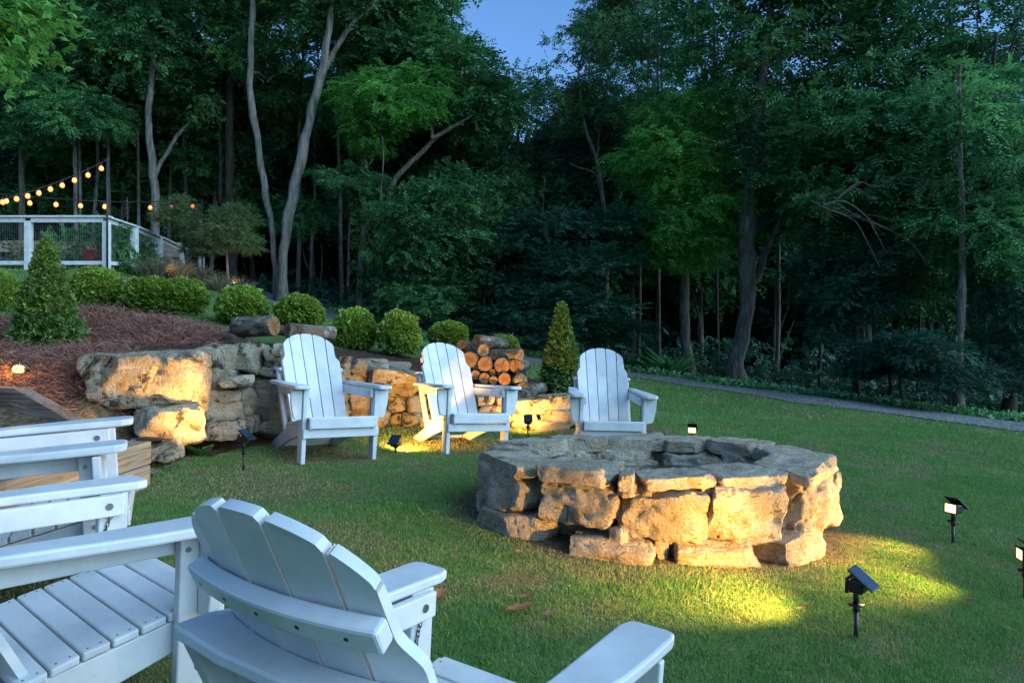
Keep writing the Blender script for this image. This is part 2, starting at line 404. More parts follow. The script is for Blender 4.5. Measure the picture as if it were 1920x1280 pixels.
def onG(px, D, dz=0.0):
    x = (px - 960) / FPX * D; return Vector((x, D, G(x, D) + dz))

CHAIRS = [  # x, y, yaw deg, pitch, roll, z above camera-relative datum
    ('fac1', -1.271, 5.318, 216.44, -1.05, -2.21, -.890),
    ('fac2', -.286, 5.998, 211.52, 1.0, -3.09, -.935),
    ('fac3', .873, 6.302, 182.46, -1.82, -1.57, -1.03),
    ('near', -1.043, 2.129, -40.88, -1.08, 1.81, -1.024),
    ('mid', -1.506, 2.772, -64.1, 3.13, 2.1, -.901),
    ('front', -.012, 1.763, -33.02, -1.07, 2.69, -1.194)]
def dryness(x, y):
    q = np.stack([x, y, np.zeros_like(x)], 1); n1 = fbm(q * .8 + 5, 3); n2 = fbm(q * 3.3 + 9, 3)
    d = sstep(-.05, .70, n1 * .8 + n2 * .6) * .62
    for _, cx, cy, yaw, _, _, _ in CHAIRS:
        a = R_(yaw); bx, by = cx + .35 * math.sin(a), cy - .35 * math.cos(a)
        d = np.maximum(d, (1 - sstep(.2, .75, np.hypot(x - bx, y - by) + .25 * n2)) * .8)
    d = np.maximum(d, (1 - sstep(.98, 1.30, pit_r(x, y) + .12 * n2)) * .9)
    s = -wall_sd(x, y); d = np.maximum(d, (1 - sstep(-.05, .55, s + .25 * n2)) * .95 * (s > -.6) * (y > 4.1) * (y < 8.2))
    for cx, cy, rr in ((2.0, 2.35, .35), (-1.55, 4.55, .55), (-.9, 3.4, .4)):
        d = np.maximum(d, (1 - sstep(rr * .4, rr * 1.2, np.hypot(x - cx, y - cy) + .3 * n2)) * .6)
    d = np.maximum(d, (x < -2.3) * (y > 1.5) * (y < 7.6) * (wall_sd(x, y) > .05) * .95)
    return np.clip(d, 0, 1)

def axis(lo, hi, step, far, grow=1.12):
    a = list(np.arange(lo, hi + 1e-6, step)); s = step
    while a[-1] < far: s *= grow; a.append(a[-1] + s)
    s = step
    while a[0] > -far: s *= grow; a.insert(0, a[0] - s)
    return np.array(a)
gx = axis(-5.5, 5.5, .07, 400); gy = axis(.5, 10.5, .07, 400)
X, Y = np.meshgrid(gx, gy); Z = ground(X, Y)
# the pit floor sits a little lower, full of ash
nx, ny = len(gx), len(gy); idx = np.arange(nx * ny).reshape(ny, nx)
Fq = np.stack([idx[:-1, :-1], idx[:-1, 1:], idx[1:, 1:], idx[1:, :-1]], -1).reshape(-1, 4)
dr = dryness(X.ravel(), Y.ravel())
forest_edge = sstep(0, 1.5, Y.ravel() - np.interp(X.ravel(), [-40, -10, -6, -3, 0, 2.5, 5, 8, 12, 40], [26, 24, 18, 18.3, 18.5, 19.2, 16.8, 14.3, 12.5, 6]))
dr = np.maximum(dr, forest_edge * .9)
tag(link('lawn', np_mesh('lawn', np.c_[X.ravel(), Y.ravel(), Z.ravel()], Fq, M['ground'], attrs={'dry': dr})), kind='structure')

def strip(name, pts, width, mat, lift, rag=.0, n=120, m=9):
    """a sheet laid on the terrain along a line"""
    pts = np.array(pts, dtype=float); s = np.r_[0, np.cumsum(np.hypot(*np.diff(pts, axis=0).T))]
    t = np.linspace(0, s[-1], n); cx = np.interp(t, s, pts[:, 0]); cy = np.interp(t, s, pts[:, 1])
    k = np.ones(9) / 9; cx = np.convolve(np.pad(cx, 4, 'edge'), k, 'valid'); cy = np.convolve(np.pad(cy, 4, 'edge'), k, 'valid')
    tx = np.gradient(cx); ty = np.gradient(cy); L = np.hypot(tx, ty); nxv, nyv = -ty / L, tx / L
    w = np.linspace(-.5, .5, m)[None] * (width * (1 + rag * noise3(np.c_[t * 1.3, t * 0, t * 0 + 3]))[:, None])
    x = cx[:, None] + nxv[:, None] * w; y = cy[:, None] + nyv[:, None] * w; z = ground(x, y) + lift
    id_ = np.arange(n * m).reshape(n, m); F = np.stack([id_[:-1, :-1], id_[1:, :-1], id_[1:, 1:], id_[:-1, 1:]], -1).reshape(-1, 4)
    return tag(link(name, np_mesh(name, np.c_[x.ravel(), y.ravel(), z.ravel()], F, mat)), kind='structure'), (cx, cy, nxv, nyv)

# path: a gravel drive that climbs away to the left behind the hedge balls
PATH = [(-14, 27), (-8.5, 22), (-4.6, 17.6), (-2.9, 15.8), (-1.9, 15.2), (-.9, 15.0), (.45, 15.6), (2.9, 16.6), (4.9, 14.6), (7.6, 11.6), (10.5, 8.2), (14, 4.5), (20, -2)]
_, (pcx, pcy, pnx, pny) = strip('gravel_path', PATH, 2.1, M['gravel'], .012, .12, 160, 11)

# ------------------------------------------------------------------ retaining wall, fire pit: stones
def cube_grid(n):
    """a cube surface as n x n quads a side, vertices shared"""
    key = {}; V = []; F = []
    def vid(p):
        k = tuple(int(round(c * n)) for c in p)
        if k not in key: key[k] = len(V); V.append([2 * c / n - 1 for c in k])
        return key[k]
    for ax in range(3):
        for side in (0, 1):
            u, v = (ax + 1) % 3, (ax + 2) % 3
            for i in range(n):
                for j in range(n):
                    q = []
                    for a, b in ((i, j), (i + 1, j), (i + 1, j + 1), (i, j + 1)):
                        p = [0, 0, 0]; p[ax] = side; p[u] = a / n; p[v] = b / n; q.append(vid(p))
                    F.append(q if side else q[::-1])
    return np.array(V, dtype=np.float64), np.array(F, dtype=np.int32)
_CG = {n: cube_grid(n) for n in (6, 8, 12, 16, 20, 24)}
def stone_mesh(V, F, mat, ang=28):
    me = np_mesh('stone', V, F, mat); me.set_sharp_from_angle(angle=R_(ang)); return me
def stone_verts(dims, seed, n=12, k=7.0, lump=.10, cuts=5, strata=.0, rough=.02, taper=0.0, hz=.6, cd=0.0):
    """an irregular quarried stone of about the given size, centred on its origin"""
    V, F = _CG[n]; r = np.random.default_rng(seed); p = V.copy()
    p = np.sign(p) * np.abs(p) ** .85
    nk = (np.abs(p) ** k).sum(1) ** (1 / k); p = p / nk[:, None]
    for _ in range(cuts):
        d = r.normal(size=3); d[2] *= hz; d /= np.linalg.norm(d); h = (np.abs(d).sum()) * r.uniform(.60 + cd, .88 + cd * .6)
        e = p @ d - h; p = p - np.maximum(e, 0)[:, None] * d
    half = np.array(dims) / 2; w = p * half
    if taper: w[:, :2] *= (1 + taper * p[:, 2:3])
    s = min(dims); nrm = p / (np.linalg.norm(p, axis=1)[:, None] + 1e-9); o = r.uniform(0, 60, 3)
    w = w + nrm * (fbm(w / max(dims) * 2.2 + o, 3) * lump * s)[:, None]
    if strata:
        st = noise3(np.c_[w[:, 0] * 1.2, w[:, 1] * 1.2, w[:, 2] * 26] + o)
        w[:, :2] += nrm[:, :2] * (st * strata * s)[:, None]
    w = w + nrm * (fbm(w * 15 + o, 3) * rough)[:, None]
    w = w + nrm * ((np.abs(fbm(w / max(dims) * 4.2 + o + 33, 3)) - .25) * lump * s * .55)[:, None]
    # fracture ridges
    w = w - nrm * (np.maximum(0, .10 - np.abs(noise3(w / max(dims) * 3.5 + o + 9))) * .5 * s)[:, None]
    return w, F

wall = empty('stone_wall', (-1.2, 6.6, G(-1.2, 6.6)))
tag(wall, 'dry stacked limestone retaining wall of weathered boulders curving behind the chairs', 'stone wall')
def wall_stone(x0, y0, x1, y1, D, thick, seed, n=12, **kw):
    a, b = P(x0, y1, D), P(x1, y0, D); w, h = b.x - a.x, b.z - a.z
    c = Vector(((a.x + b.x) / 2, D + thick * .42, (a.z + b.z) / 2))
    V, F = stone_verts((w * 1.0, thick, h * 1.01), seed, n, **kw)
    rz = random.uniform(-.12, .12); ry = random.uniform(-.05, .05)
    me = stone_mesh(V, F, M['wall_stone'])
    o = link('stone', me, wall); o.location = c - wall.location; o.rotation_euler = (0, ry, rz + math.atan2(c.x, c.y) * -.5)
    return o
big = dict(lump=.08, cuts=16, k=8, rough=.012, strata=.03)
wall_stone(130, 660, 347, 768, 5.05, .85, 101, 24, lump=.09, cuts=16, k=7.0, rough=.014, strata=.02)
wall_stone(233, 764, 360, 834, 4.95, .60, 102, 16, **big)
wall_stone(256, 830, 320, 864, 4.72, .30, 103, 12, lump=.12)
wall_stone(140, 748, 240, 820, 5.20, .55, 104, 12, **big)
wall_stone(330, 646, 424, 728, 5.7, .75, 105, 16, **big)
wall_stone(424, 644, 488, 713, 6.0, .65, 106, 16, **big)
rows = [(402, 703, 464, 724, 5.45), (343, 714, 379, 771, 5.22), (376, 730, 444, 756, 5.50), (363, 752, 446, 793, 5.45), (432, 727, 467, 781, 5.62), (462, 715, 528, 764, 5.85),
        (462, 762, 529, 791, 5.85), (378, 790, 444, 824, 5.28), (443, 778, 474, 811, 5.55), (474, 790, 522, 812, 5.72), (482, 652, 520, 674, 6.1), (481, 672, 526, 690, 6.12),
        (476, 687, 522, 708, 6.1), (509, 642, 532, 661, 6.25), (350, 726, 400, 756, 5.62), (340, 768, 372, 800, 5.45), (465, 704, 500, 722, 6.15),
        (628, 667, 653, 708, 6.9), (650, 672, 722, 705, 6.95), (716, 677, 767, 700, 7.1), (678, 692, 778, 717, 6.72), (648, 698, 682, 716, 6.98), (642, 724, 697, 768, 6.92),
        (718, 715, 790, 742, 7.0), (716, 741, 760, 776, 7.05), (754, 740, 797, 781, 7.1), (752, 772, 787, 799, 7.02), (783, 776, 806, 802, 7.05), (698, 765, 727, 800, 6.86), (652, 764, 700, 786, 7.05), (726, 774, 756, 800, 7.1),
        (520, 678, 582, 716, 6.45), (578, 690, 642, 722, 6.7), (524, 714, 592, 757, 6.5), (588, 720, 646, 757, 6.75), (524, 755, 586, 797, 6.45), (584, 755, 648, 797, 6.7), (526, 646, 560, 680, 6.7),
        (795, 714, 852, 747, 7.25), (848, 720, 892, 752, 7.4), (794, 745, 848, 777, 7.25), (844, 750, 892, 787, 7.38), (800, 775, 862, 803, 7.2), (858, 782, 905, 804, 7.35), (766, 700, 800, 722, 7.3),
        (884, 724, 949, 742, 7.62), (887, 740, 925, 762, 7.55), (922, 742, 946, 772, 7.58), (889, 759, 946, 776, 7.5), (903, 774, 960, 803, 7.42),
        (955, 746, 1029, 775, 7.5), (1006, 739, 1080, 774, 7.6), (955, 772, 1018, 792, 7.5), (1015, 768, 1080, 800, 7.52), (957, 787, 1068, 811, 7.42), (1074, 746, 1126, 777, 7.66), (1072, 774, 1120, 808, 7.6), (946, 738, 1000, 754, 7.68)]
for i, (x0, y0, x1, y1, D) in enumerate(rows):
    wd = (x1 - x0) / FPX * D
    wall_stone(x0, y0, x1, y1, D, random.uniform(.26, .4) if wd < .4 else .45, 200 + i, 16, lump=.06, cuts=14, k=10, strata=.03, rough=.007, hz=.35)

pit = empty('fire_pit', (PIT_C[0], PIT_C[1], G(*PIT_C)))
tag(pit, 'round fire pit of rough tan limestone blocks with flat capstones on the lawn', 'fire pit')
RIM = CAMZ - .645
def pit_pt(a, inset=0.0):
    return PIT_C[0] + (PIT_A - inset) * math.cos(a), PIT_C[1] + (PIT_B - inset) * math.sin(a)
def pit_angle(px, back=False):
    """angle round the pit centre whose outer face projects to the photo column px"""
    best = None
    for a in np.linspace(0, 2 * math.pi, 1440):
        x, y = pit_pt(a)
        if (math.sin(a) > .0) != back: continue
        e = abs(960 + FPX * x / y - px)
        if best is None or e < best[0]: best = (e, a)
    return best[1] + (2 * math.pi if (not back and best[1] < 1) else 0)
def pit_stone(a0, a1, z0, z1, outset, depth, seed, n=16, gapw=.97, tilt=.035, **kw):
    am = (a0 + a1) / 2; ins = -outset + depth * .35
    p, q = pit_pt(a0, ins), pit_pt(a1, ins); wdt = math.hypot(q[0] - p[0], q[1] - p[1])
    if a1 - a0 > .5: wdt *= 1.03
    V, F = stone_verts((wdt * gapw, depth, z1 - z0), seed, n, **kw)
    V[:, 0] *= 1 - .22 * V[:, 1] / depth            # a wedge: wider outside
    me = stone_mesh(V, F, M['pit_stone'])
    x, y = pit_pt(am, -outset + depth / 2)
    o = link('stone', me, pit); o.location = Vector((x - pit.location.x, y - pit.location.y, (z0 + z1) / 2 - pit.location.z))
    nrm = math.atan2(math.sin(am) / PIT_B, math.cos(am) / PIT_A)
    o.rotation_euler = (random.uniform(-tilt, tilt), random.uniform(-tilt, tilt), nrm + math.pi / 2)
    return o
def ring(px_list, back=False): return [pit_angle(p, back) for p in px_list]
gz = lambda a, r=0: G(*pit_pt(a))
mid = ring([884, 978, 1150, 1333, 1497, 1567]); mid[0] -= .12; mid[-1] += .10
mid_all = list(mid) + list(np.linspace(mid[-1], mid[0] + 2 * math.pi, 7))[1:]
sd = 300
for k in range(len(mid_all) - 1):
    a0, a1 = mid_all[k], mid_all[k + 1]
    if a1 < a0: a1 += 2 * math.pi
    am = (a0 + a1) / 2; g = gz(am)
    pit_stone(a0, a1, g + .085 + random.uniform(-.02, .015), RIM - .068 + random.uniform(-.008, .006), random.uniform(-.005, .035), .42, sd, 24, gapw=1.01, lump=.10, cuts=14, k=7.0, rough=.014, strata=.0, taper=.03); sd += 1
cap = ring([893, 990, 1158, 1186, 1352, 1502, 1568]); cap[0] -= .15; cap[-1] += .12
capb = ring([1475, 1350, 1247, 1103, 1012, 925], True)
cap_all = list(cap) + capb + [cap[0]]
for k in range(len(cap_all) - 1):
    a0, a1 = cap_all[k], cap_all[k + 1]
    while a1 < a0: a1 += 2 * math.pi
    back = k >= 7
    pit_stone(a0, a1, RIM - .074 - random.uniform(0, .008), RIM + random.uniform(-.016, .016), random.uniform(-.03, .02) if not back else -.02, .345 if (a1 - a0) > .15 else .2, sd, 24, gapw=.985, tilt=.05, lump=.10, cuts=11, k=12, strata=.04, rough=.009, hz=.15, cd=.12); sd += 1
base = [(905, 1003, 0, .10), (1034, 1226, 0, .085), (1268, 1432, .0, .115), (1428, 1556, 0, .15), (1218, 1272, -.1, .12)]
for x0, x1, dr_, h in base:
    a0, a1 = pit_angle(x0), pit_angle(x1); g = gz((a0 + a1) / 2, 1.2)
    pit_stone(a0, a1, g - .05, g + h * .95, .045 + dr_, .36, sd, 20, lump=.07, cuts=12, k=9, strata=.06, rough=.008); sd += 1
for a0 in np.linspace(.35, math.pi - .2, 7):
    g = gz(a0); pit_stone(a0, a0 + .42, g - .05, g + .11, .02, .36, sd, 12, lump=.08); sd += 1
# inner lining course and small chinking stones
for k, a0 in enumerate(np.linspace(0, 2 * math.pi, 10)[:-1]):
    pit_stone(a0, a0 + .68, RIM - .225, RIM - .085, -.20, .22, sd, 16, lump=.08, cuts=9, strata=.12); sd += 1
for k, a0 in enumerate(np.linspace(.3, 2 * math.pi + .3, 9)[:-1]):
    g = gz(a0); pit_stone(a0, a0 + .76, g - .03, RIM - .225, -.21, .22, sd, 12, lump=.08, cuts=9); sd += 1
for px in (985, 1152, 1336, 1500, 1170, 1400, 1462):
    a = pit_angle(px); g = gz(a); zz = random.choice([g + .06, RIM - .115])
    pit_stone(a - .05, a + .05, zz, zz + .07, -.03, .2, sd, 8, lump=.12); sd += 1
# ash and soil inside
n = 40; aa = np.linspace(0, 2 * math.pi, n, endpoint=False); V = [(0, 0, .03)]; F = []
for r in (.3, .55, .78):
    for a in aa: V.append((r * math.cos(a), r * .75 * math.sin(a), .02 + .02 * math.sin(a * 5 + r * 9)))
for k in range(n): F.append((0, 1 + k, 1 + (k + 1) % n))
for j in range(2):
    for k in range(n): F.append((1 + j * n + k, 1 + (j + 1) * n + k, 1 + (j + 1) * n + (k + 1) % n, 1 + j * n + (k + 1) % n))
mb = MB(); mb.add(V, F); mb.obj('ash_bed', M['mulch'], pit, True)

# ------------------------------------------------------------------ adirondack chairs
def back_surface(x, v):
    """chair back: x across, v along the slat; gives local (x, y, z)"""
    y = -.40 - .40 * v + .75 * x * x; z = .185 + .755 * v
    return Vector((x, y, z))
def half_width(v):
    return .222 + .030 * v
def make_chair():
    root = empty('adirondack_chair')
    pm = M['paint']; BV = .0045
    sh = {}
    def part(name, mb, mat=pm, bevel=BV, smooth=False, parent=root): return mb.obj(name, mat, parent, smooth, bevel)
    # front legs, brackets, arms
    for s in (-1, 1):
        mb = MB(); mb.box((min(s * .262, s * .294), -.085, 0), (max(s * .262, s * .294), 0, .538)); part('leg', mb)
        # arm bracket: a tapered wing facing forward
        poly = [(0, .535), (.085, .535), (.082, .44), (.060, .335), (.045, .318), (0, .318)]
        mb = MB(); Mx = Matrix(((s, 0, 0, s * .2965), (0, 0, -1, -.012), (0, 1, 0, 0), (0, 0, 0, 1))); mb.prism(poly, 0, .026, Mx); part('arm_bracket', mb)
        # arm board
        ins, out = .252, .382
        pts = [(ins, -.64), (ins + .012, -.30), (ins + .004, .025), (ins + .014, .058), (ins + .03, .066), (out - .03, .066), (out - .006, .056), (out, .03),
               (out, -.10), (out - .004, -.20), (out - .022, -.34), (out - .045, -.50), (out - .055, -.64), (out - .065, -.66), (ins + .01, -.66)]
        pts = [(s * a, b) for a, b in pts]
        mb = MB(); mb.prism(pts, .540, .568); part('arm', mb, bevel=.007)
        mb = MB(); mb.box((min(s * .236, s * .259), -.66, .472), (max(s * .236, s * .259), -.02, .538)); part('arm_rail', mb)
        # side rail, seat support, running down to the ground at the rear
        prof = [(.035, .245), (.035, .318), (-.06, .300), (-.20, .272), (-.40, .234), (-.56, .155), (-.72, .085), (-.765, .06), (-.785, .03), (-.77, .004), (-.735, .0), (-.60, .040), (-.40, .120), (-.10, .205)]
        mb = MB(); Mx = Matrix(((0, 0, s, s * .226), (1, 0, 0, 0), (0, 1, 0, 0), (0, 0, 0, 1))); mb.prism(prof, 0, .030, Mx); part('side_rail', mb)
        # upright behind the back slats
        a, b = Vector((s * .243, -.455, .14)), Vector((s * .249, -.70, .638)); d = (b - a).normalized(); sx = Vector((1, 0, 0)); ny = d.cross(sx).normalized()
        mb = MB(); V = []
        for c in (a, b):
            for u, w in ((-.016, -.022), (.016, -.022), (.016, .022), (-.016, .022)): V.append(c + sx * u + ny * w)
        mb.add(V, [(0, 3, 2, 1), (4, 5, 6, 7), (0, 1, 5, 4), (1, 2, 6, 5), (2, 3, 7, 6), (3, 0, 4, 7)]); part('back_upright', mb)
        # bolts on the leg and the arm rail
        for (bx, by, bz, br) in ((.2945, -.02, .50, .007), (.2945, -.065, .49, .007), (.2945, -.045, .28, .008)):
            mb = MB(); mb.tube([(s * (bx - .003), by, bz), (s * (bx + .004), by, bz)], br, 10); part('bolt', mb, M['bolt'], 0)
        mb = MB(); mb.tube([(s * .233, -.065, .505), (s * .2355, -.065, .505)], .011, 12); part('bolt', mb, M['bolt'], 0)
        # folding chain from arm rail to side rail
        mb = MB(); c0, c1 = Vector((s * .2565, -.05, .475)), Vector((s * .2585, -.045, .335)); N = 12
        for k in range(N):
            c = c0.lerp(c1, (k + .5) / N) + Vector((0, -.02 * math.sin(math.pi * (k + .5) / N), 0)); e = Vector((1, 0, 0)) if k % 2 else Vector((0, 1, 0))
            loop = [c + e * (.0045 * math.cos(w)) + Vector((0, 0, 0.0105 * math.sin(w))) for w in np.linspace(0, 2 * math.pi, 9)]
            mb.tube(loop, .0013, 5, cap=False)
        part('chain', mb, M['chain'], 0)
    # stretchers
    mb = MB(); mb.box((-.294, .002, .188), (.294, .024, .252)); part('front_stretcher', mb)
    mb = MB(); mb.box((-.224, -.725, .028), (.224, -.70, .092)); part('rear_stretcher', mb)
    mb = MB(); mb.box((-.262, .036, .258), (.262, .058, .334)); f0 = part('seat_front_slat', mb)
    for k in range(3):
        for s in (-1, 1):
            mb = MB(); mb.tube([(s * .25, .0575, .272 + k * .022), (s * .25, .0592, .272 + k * .022)], .0032, 8); part('screw', mb, M['chain'], 0, parent=f0) if k != 1 else None
    # seat slats following the dip of the rails
    for k in range(7):
        y1 = .034 - k * .0675; y0 = y1 - .061
        z = lambda y: .320 + (y - .035) * .19 - .035 * max(0, -.30 - y) * 2
        mb = MB(); sl = MB()
        V = []
        for yy in (y0, y1):
            zz = z(yy)
            V += [(-.262, yy, zz), (.262, yy, zz), (.262, yy, zz + .021), (-.262, yy, zz + .021)]
        mb.add(V, [(0, 1, 2, 3), (7, 6, 5, 4), (0, 4, 5, 1), (3, 2, 6, 7), (0, 3, 7, 4), (1, 5, 6, 2)]); sp = part('seat_slat', mb)
        for s in (-1, 1):
            for yy in (y0 + .016, y1 - .016):
                mb = MB(); mb.tube([(s * .243, yy, z(yy) + .0205), (s * .243, yy, z(yy) + .0216)], .0028, 8); part('screw', mb, M['chain'], 0, parent=sp)
    # back slats: a fan of five cut to one arch, with a notch at each shoulder
    T = .021; gap = .0035
    edges = [-1, -.60, -.20, .20, .60, 1]
    def arch(x):   # highest v allowed at x
        u = min(1.0, abs(x) / .235); return .785 + .215 * math.sqrt(max(0, 1 - u ** 2.15))
    for k in range(5):
        L = []; Rr = []
        vs = list(np.linspace(0, .68, 8)) + list(np.linspace(.695, 1.0, 24))
        def edge(e, v, sgn):
            w = half_width(v) * e
            if abs(e) == 1:
                if v > .695:
                    nn = min(1, (v - .695) / .075); nn = nn * nn * (3 - 2 * nn); w = math.copysign(half_width(.72) - .030 * nn, e)
            return w + sgn * gap
        left = [(edge(edges[k], v, 1), v) for v in vs]; right = [(edge(edges[k + 1], v, -1), v) for v in vs]
        lt = [q for q in left if q[1] <= arch(q[0])]; rt = [q for q in right if q[1] <= arch(q[0])]
        xl, xr = lt[-1][0], rt[-1][0]
        top = []
        for x in np.linspace(xl, xr, 13):
            u = (x - xl) / max(1e-6, xr - xl); rnd = .012 * (max(0, 1 - u * 9) ** 2 + max(0, 1 - (1 - u) * 9) ** 2)
            top.append((x, arch(x) - rnd))
        poly = lt + [t for t in top if True] + rt[::-1]
        clean = [poly[0]]
        for q in poly[1:]:
            if (q[0] - clean[-1][0]) ** 2 + (q[1] - clean[-1][1]) ** 2 > 4e-6: clean.append(q)
        n_ = len(clean); front = []; rear = []
        for x, v in clean:
            c = back_surface(x, v); nrm = Vector((-.6 * x * 2, .88, .47)).normalized(); front.append(c); rear.append(c - nrm * T)
        mb = MB(); mb.add(front + rear, [tuple(range(n_)), tuple(range(2 * n_ - 1, n_ - 1, -1))] + [((i + 1) % n_, i, n_ + i, n_ + (i + 1) % n_) for i in range(n_)])
        part('back_slat', mb, bevel=.005)
    # upper curved brace and the wide lower board behind the back
    def brace(name, v, hw, hgt, thk, bev):
        mb = MB(); V = []; xs = np.linspace(-hw, hw, 15)
        for x in xs:
            c = back_surface(x, v); nrm = Vector((-.9 * x, .88, .47)).normalized(); up = Vector((0, -.47, .88)); a = c - nrm * (T + .002)
            V += [a - up * hgt / 2, a + up * hgt / 2, a + up * hgt / 2 - nrm * thk, a - up * hgt / 2 - nrm * thk]
        F = [(0, 1, 2, 3)] + [(4 * i + j, 4 * i + (j + 1) % 4, 4 * i + 4 + (j + 1) % 4, 4 * i + 4 + j)[::-1] for i in range(14) for j in range(4)] + [(59, 58, 57, 56)]
        mb.add(V, F); b = part(name, mb, bevel=bev)
        for q in (-.8, -.4, 0, .4, .8):
            c = back_surface(q * hw * .96, v); nrm = Vector((-.9 * q * hw, .88, .47)).normalized(); a = c - nrm * (T + thk + .0015)
            mb = MB(); mb.tube([a + nrm * .003, a - nrm * .001], .0042, 8); part('screw', mb, M['chain'], 0, parent=b)
    brace('upper_brace', .80, .214, .044, .034, .006)
    xs = np.linspace(-.262, .262, 17)
    inner = [(x, back_surface(x, .615).y - .030) for x in xs]
    poly = inner + [(.276, -.66), (.272, -.735), (.12, -.752), (-.12, -.752), (-.272, -.735), (-.276, -.66)]
    mb = MB(); mb.prism([(x, y) for x, y in poly][::-1], .640, .664); part('lower_back_board', mb, bevel=.005)
    mb = MB(); mb.box((-.232, -.462, .150), (.232, -.438, .215)); part('lower_brace', mb)
    return root
def tree_of(o):
    out = [o]
    for c in [q for q in bpy.data.objects if q.parent == o]: out += tree_of(c)
    return out
def copy_thing(root, kids):
    m = {root: root.copy()}; col.objects.link(m[root])
    for k in kids:
        c = k.copy(); c.parent = m[k.parent]; c.matrix_parent_inverse = k.matrix_parent_inverse.copy(); m[k] = c; col.objects.link(c)
    return m[root]
proto_chair = make_chair(); chair_kids = tree_of(proto_chair)[1:]
CH_LABEL = {'fac1': 'white adirondack chair in front of the boulder wall, left of the facing three',
            'fac2': 'white adirondack chair in front of the cut log pile, middle of the facing three',
            'fac3': 'white adirondack chair beside the small cone shrub, directly behind the fire pit',
            'near': 'white adirondack chair with its blue-lit seat slats showing beside the foreground chair',
            'mid': 'white adirondack chair close to the timber step, mostly hidden, only arms and seat showing',
            'front': 'white adirondack chair seen from behind, closest to the camera'}
for i, (key, x, y, yaw, pt, rl, z) in enumerate(CHAIRS):
    c = proto_chair if i == 0 else copy_thing(proto_chair, chair_kids)
    Mx = Matrix.Rotation(R_(yaw), 3, 'Z') @ Matrix.Rotation(R_(pt), 3, 'X') @ Matrix.Rotation(R_(rl), 3, 'Y')
    c.rotation_euler = Mx.to_euler(); c.location = (x, y, CAMZ + z)
    tag(c, CH_LABEL[key], 'chair', 'white adirondack chairs around the fire pit')

# ------------------------------------------------------------------ leaves
def unit(v): return v / (np.linalg.norm(v, axis=-1, keepdims=True) + 1e-9)
def leaf_arrays(c, d, nrm, L, W, tint, fold=.18):
    d = unit(d); s = unit(np.cross(d, nrm)); nn = np.cross(s, d)
    L = L[:, None]; W = W[:, None]
    v = np.stack([c, c + d * L * .42 + s * W - nn * W * fold * -1, c + d * L - nn * L * .10, c + d * L * .42 - s * W + nn * W * fold], 1)
    return v.reshape(-1, 3), np.repeat(tint, 4)
def leaf_mesh(name, parts, mat):
    V = np.concatenate([p[0] for p in parts]); T = np.concatenate([p[1] for p in parts])
    F = np.arange(len(V), dtype=np.int32).reshape(-1, 4)
    return np_mesh(name, V, F, mat, smooth=False, attrs={'tint': T})
def sprays(r, cen, out, n, tw, L, W, droop=.25, flat=.55, tint=None, ang=.95):
    """n leaves alternating along a twig from each centre"""
    N = len(cen); d = unit(out + r.normal(size=(N, 3)) * .45 + np.array([0, 0, -droop]))
    up = unit(np.array([0, 0, 1.0]) + r.normal(size=(N, 3)) * flat); sd_ = unit(np.cross(d, up)); up = np.cross(sd_, d)
    t = (np.arange(n) + .5) / n; k = np.where(np.arange(n) % 2 == 0, 1, -1)
    len_ = tw * r.uniform(.6, 1.3, N)
    c = cen[:, None] + d[:, None] * (t[None, :, None] * len_[:, None, None])
    c = c + np.array([0, 0, -1.0]) * (droop * .5 * (t ** 2))[None, :, None] * len_[:, None, None]
    ld = d[:, None] * math.cos(ang) + sd_[:, None] * (k * math.sin(ang))[None, :, None] + r.normal(size=(N, n, 3)) * .22
    nn = up[:, None] + r.normal(size=(N, n, 3)) * .30
    Ls = L * r.uniform(.65, 1.25, (N, n)); Ws = W * r.uniform(.7, 1.2, (N, n))
    ti = np.clip((tint[:, None] if tint is not None else .5) + r.normal(size=(N, n)) * .18, 0, 1)
    return leaf_arrays(c.reshape(-1, 3), ld.reshape(-1, 3), nn.reshape(-1, 3), Ls.ravel(), Ws.ravel(), ti.ravel())
def crown_mesh(name, seed, mat, R=2.0, zf=.8, clumps=34, per=30, n=10, L=.15, W=.042, tw=.48, droop=.3, flat=.5, ang=.95):
    r = np.random.default_rng(seed)
    d = unit(r.normal(size=(clumps, 3))); cc = d * (r.uniform(.15, 1, (clumps, 1)) ** .5) * np.array([R, R, R * zf])
    rc = R * r.uniform(.16, .33, clumps); parts = []
    o = unit(r.normal(size=(clumps, per, 3)))
    pos = cc[:, None] + o * rc[:, None, None] * np.array([1.2, 1.2, .45]) * (r.uniform(.25, 1, (clumps, per, 1)) ** .5)
    out = o * np.array([1, 1, .35]) + unit(cc)[:, None] * .5
    ti = np.repeat(np.clip(r.normal(.45, .30, clumps), 0, 1), per)
    a = sprays(r, pos.reshape(-1, 3), out.reshape(-1, 3), n, tw, L, W, droop, flat, ti, ang)
    me = leaf_mesh(name, [a], mat)
    return me
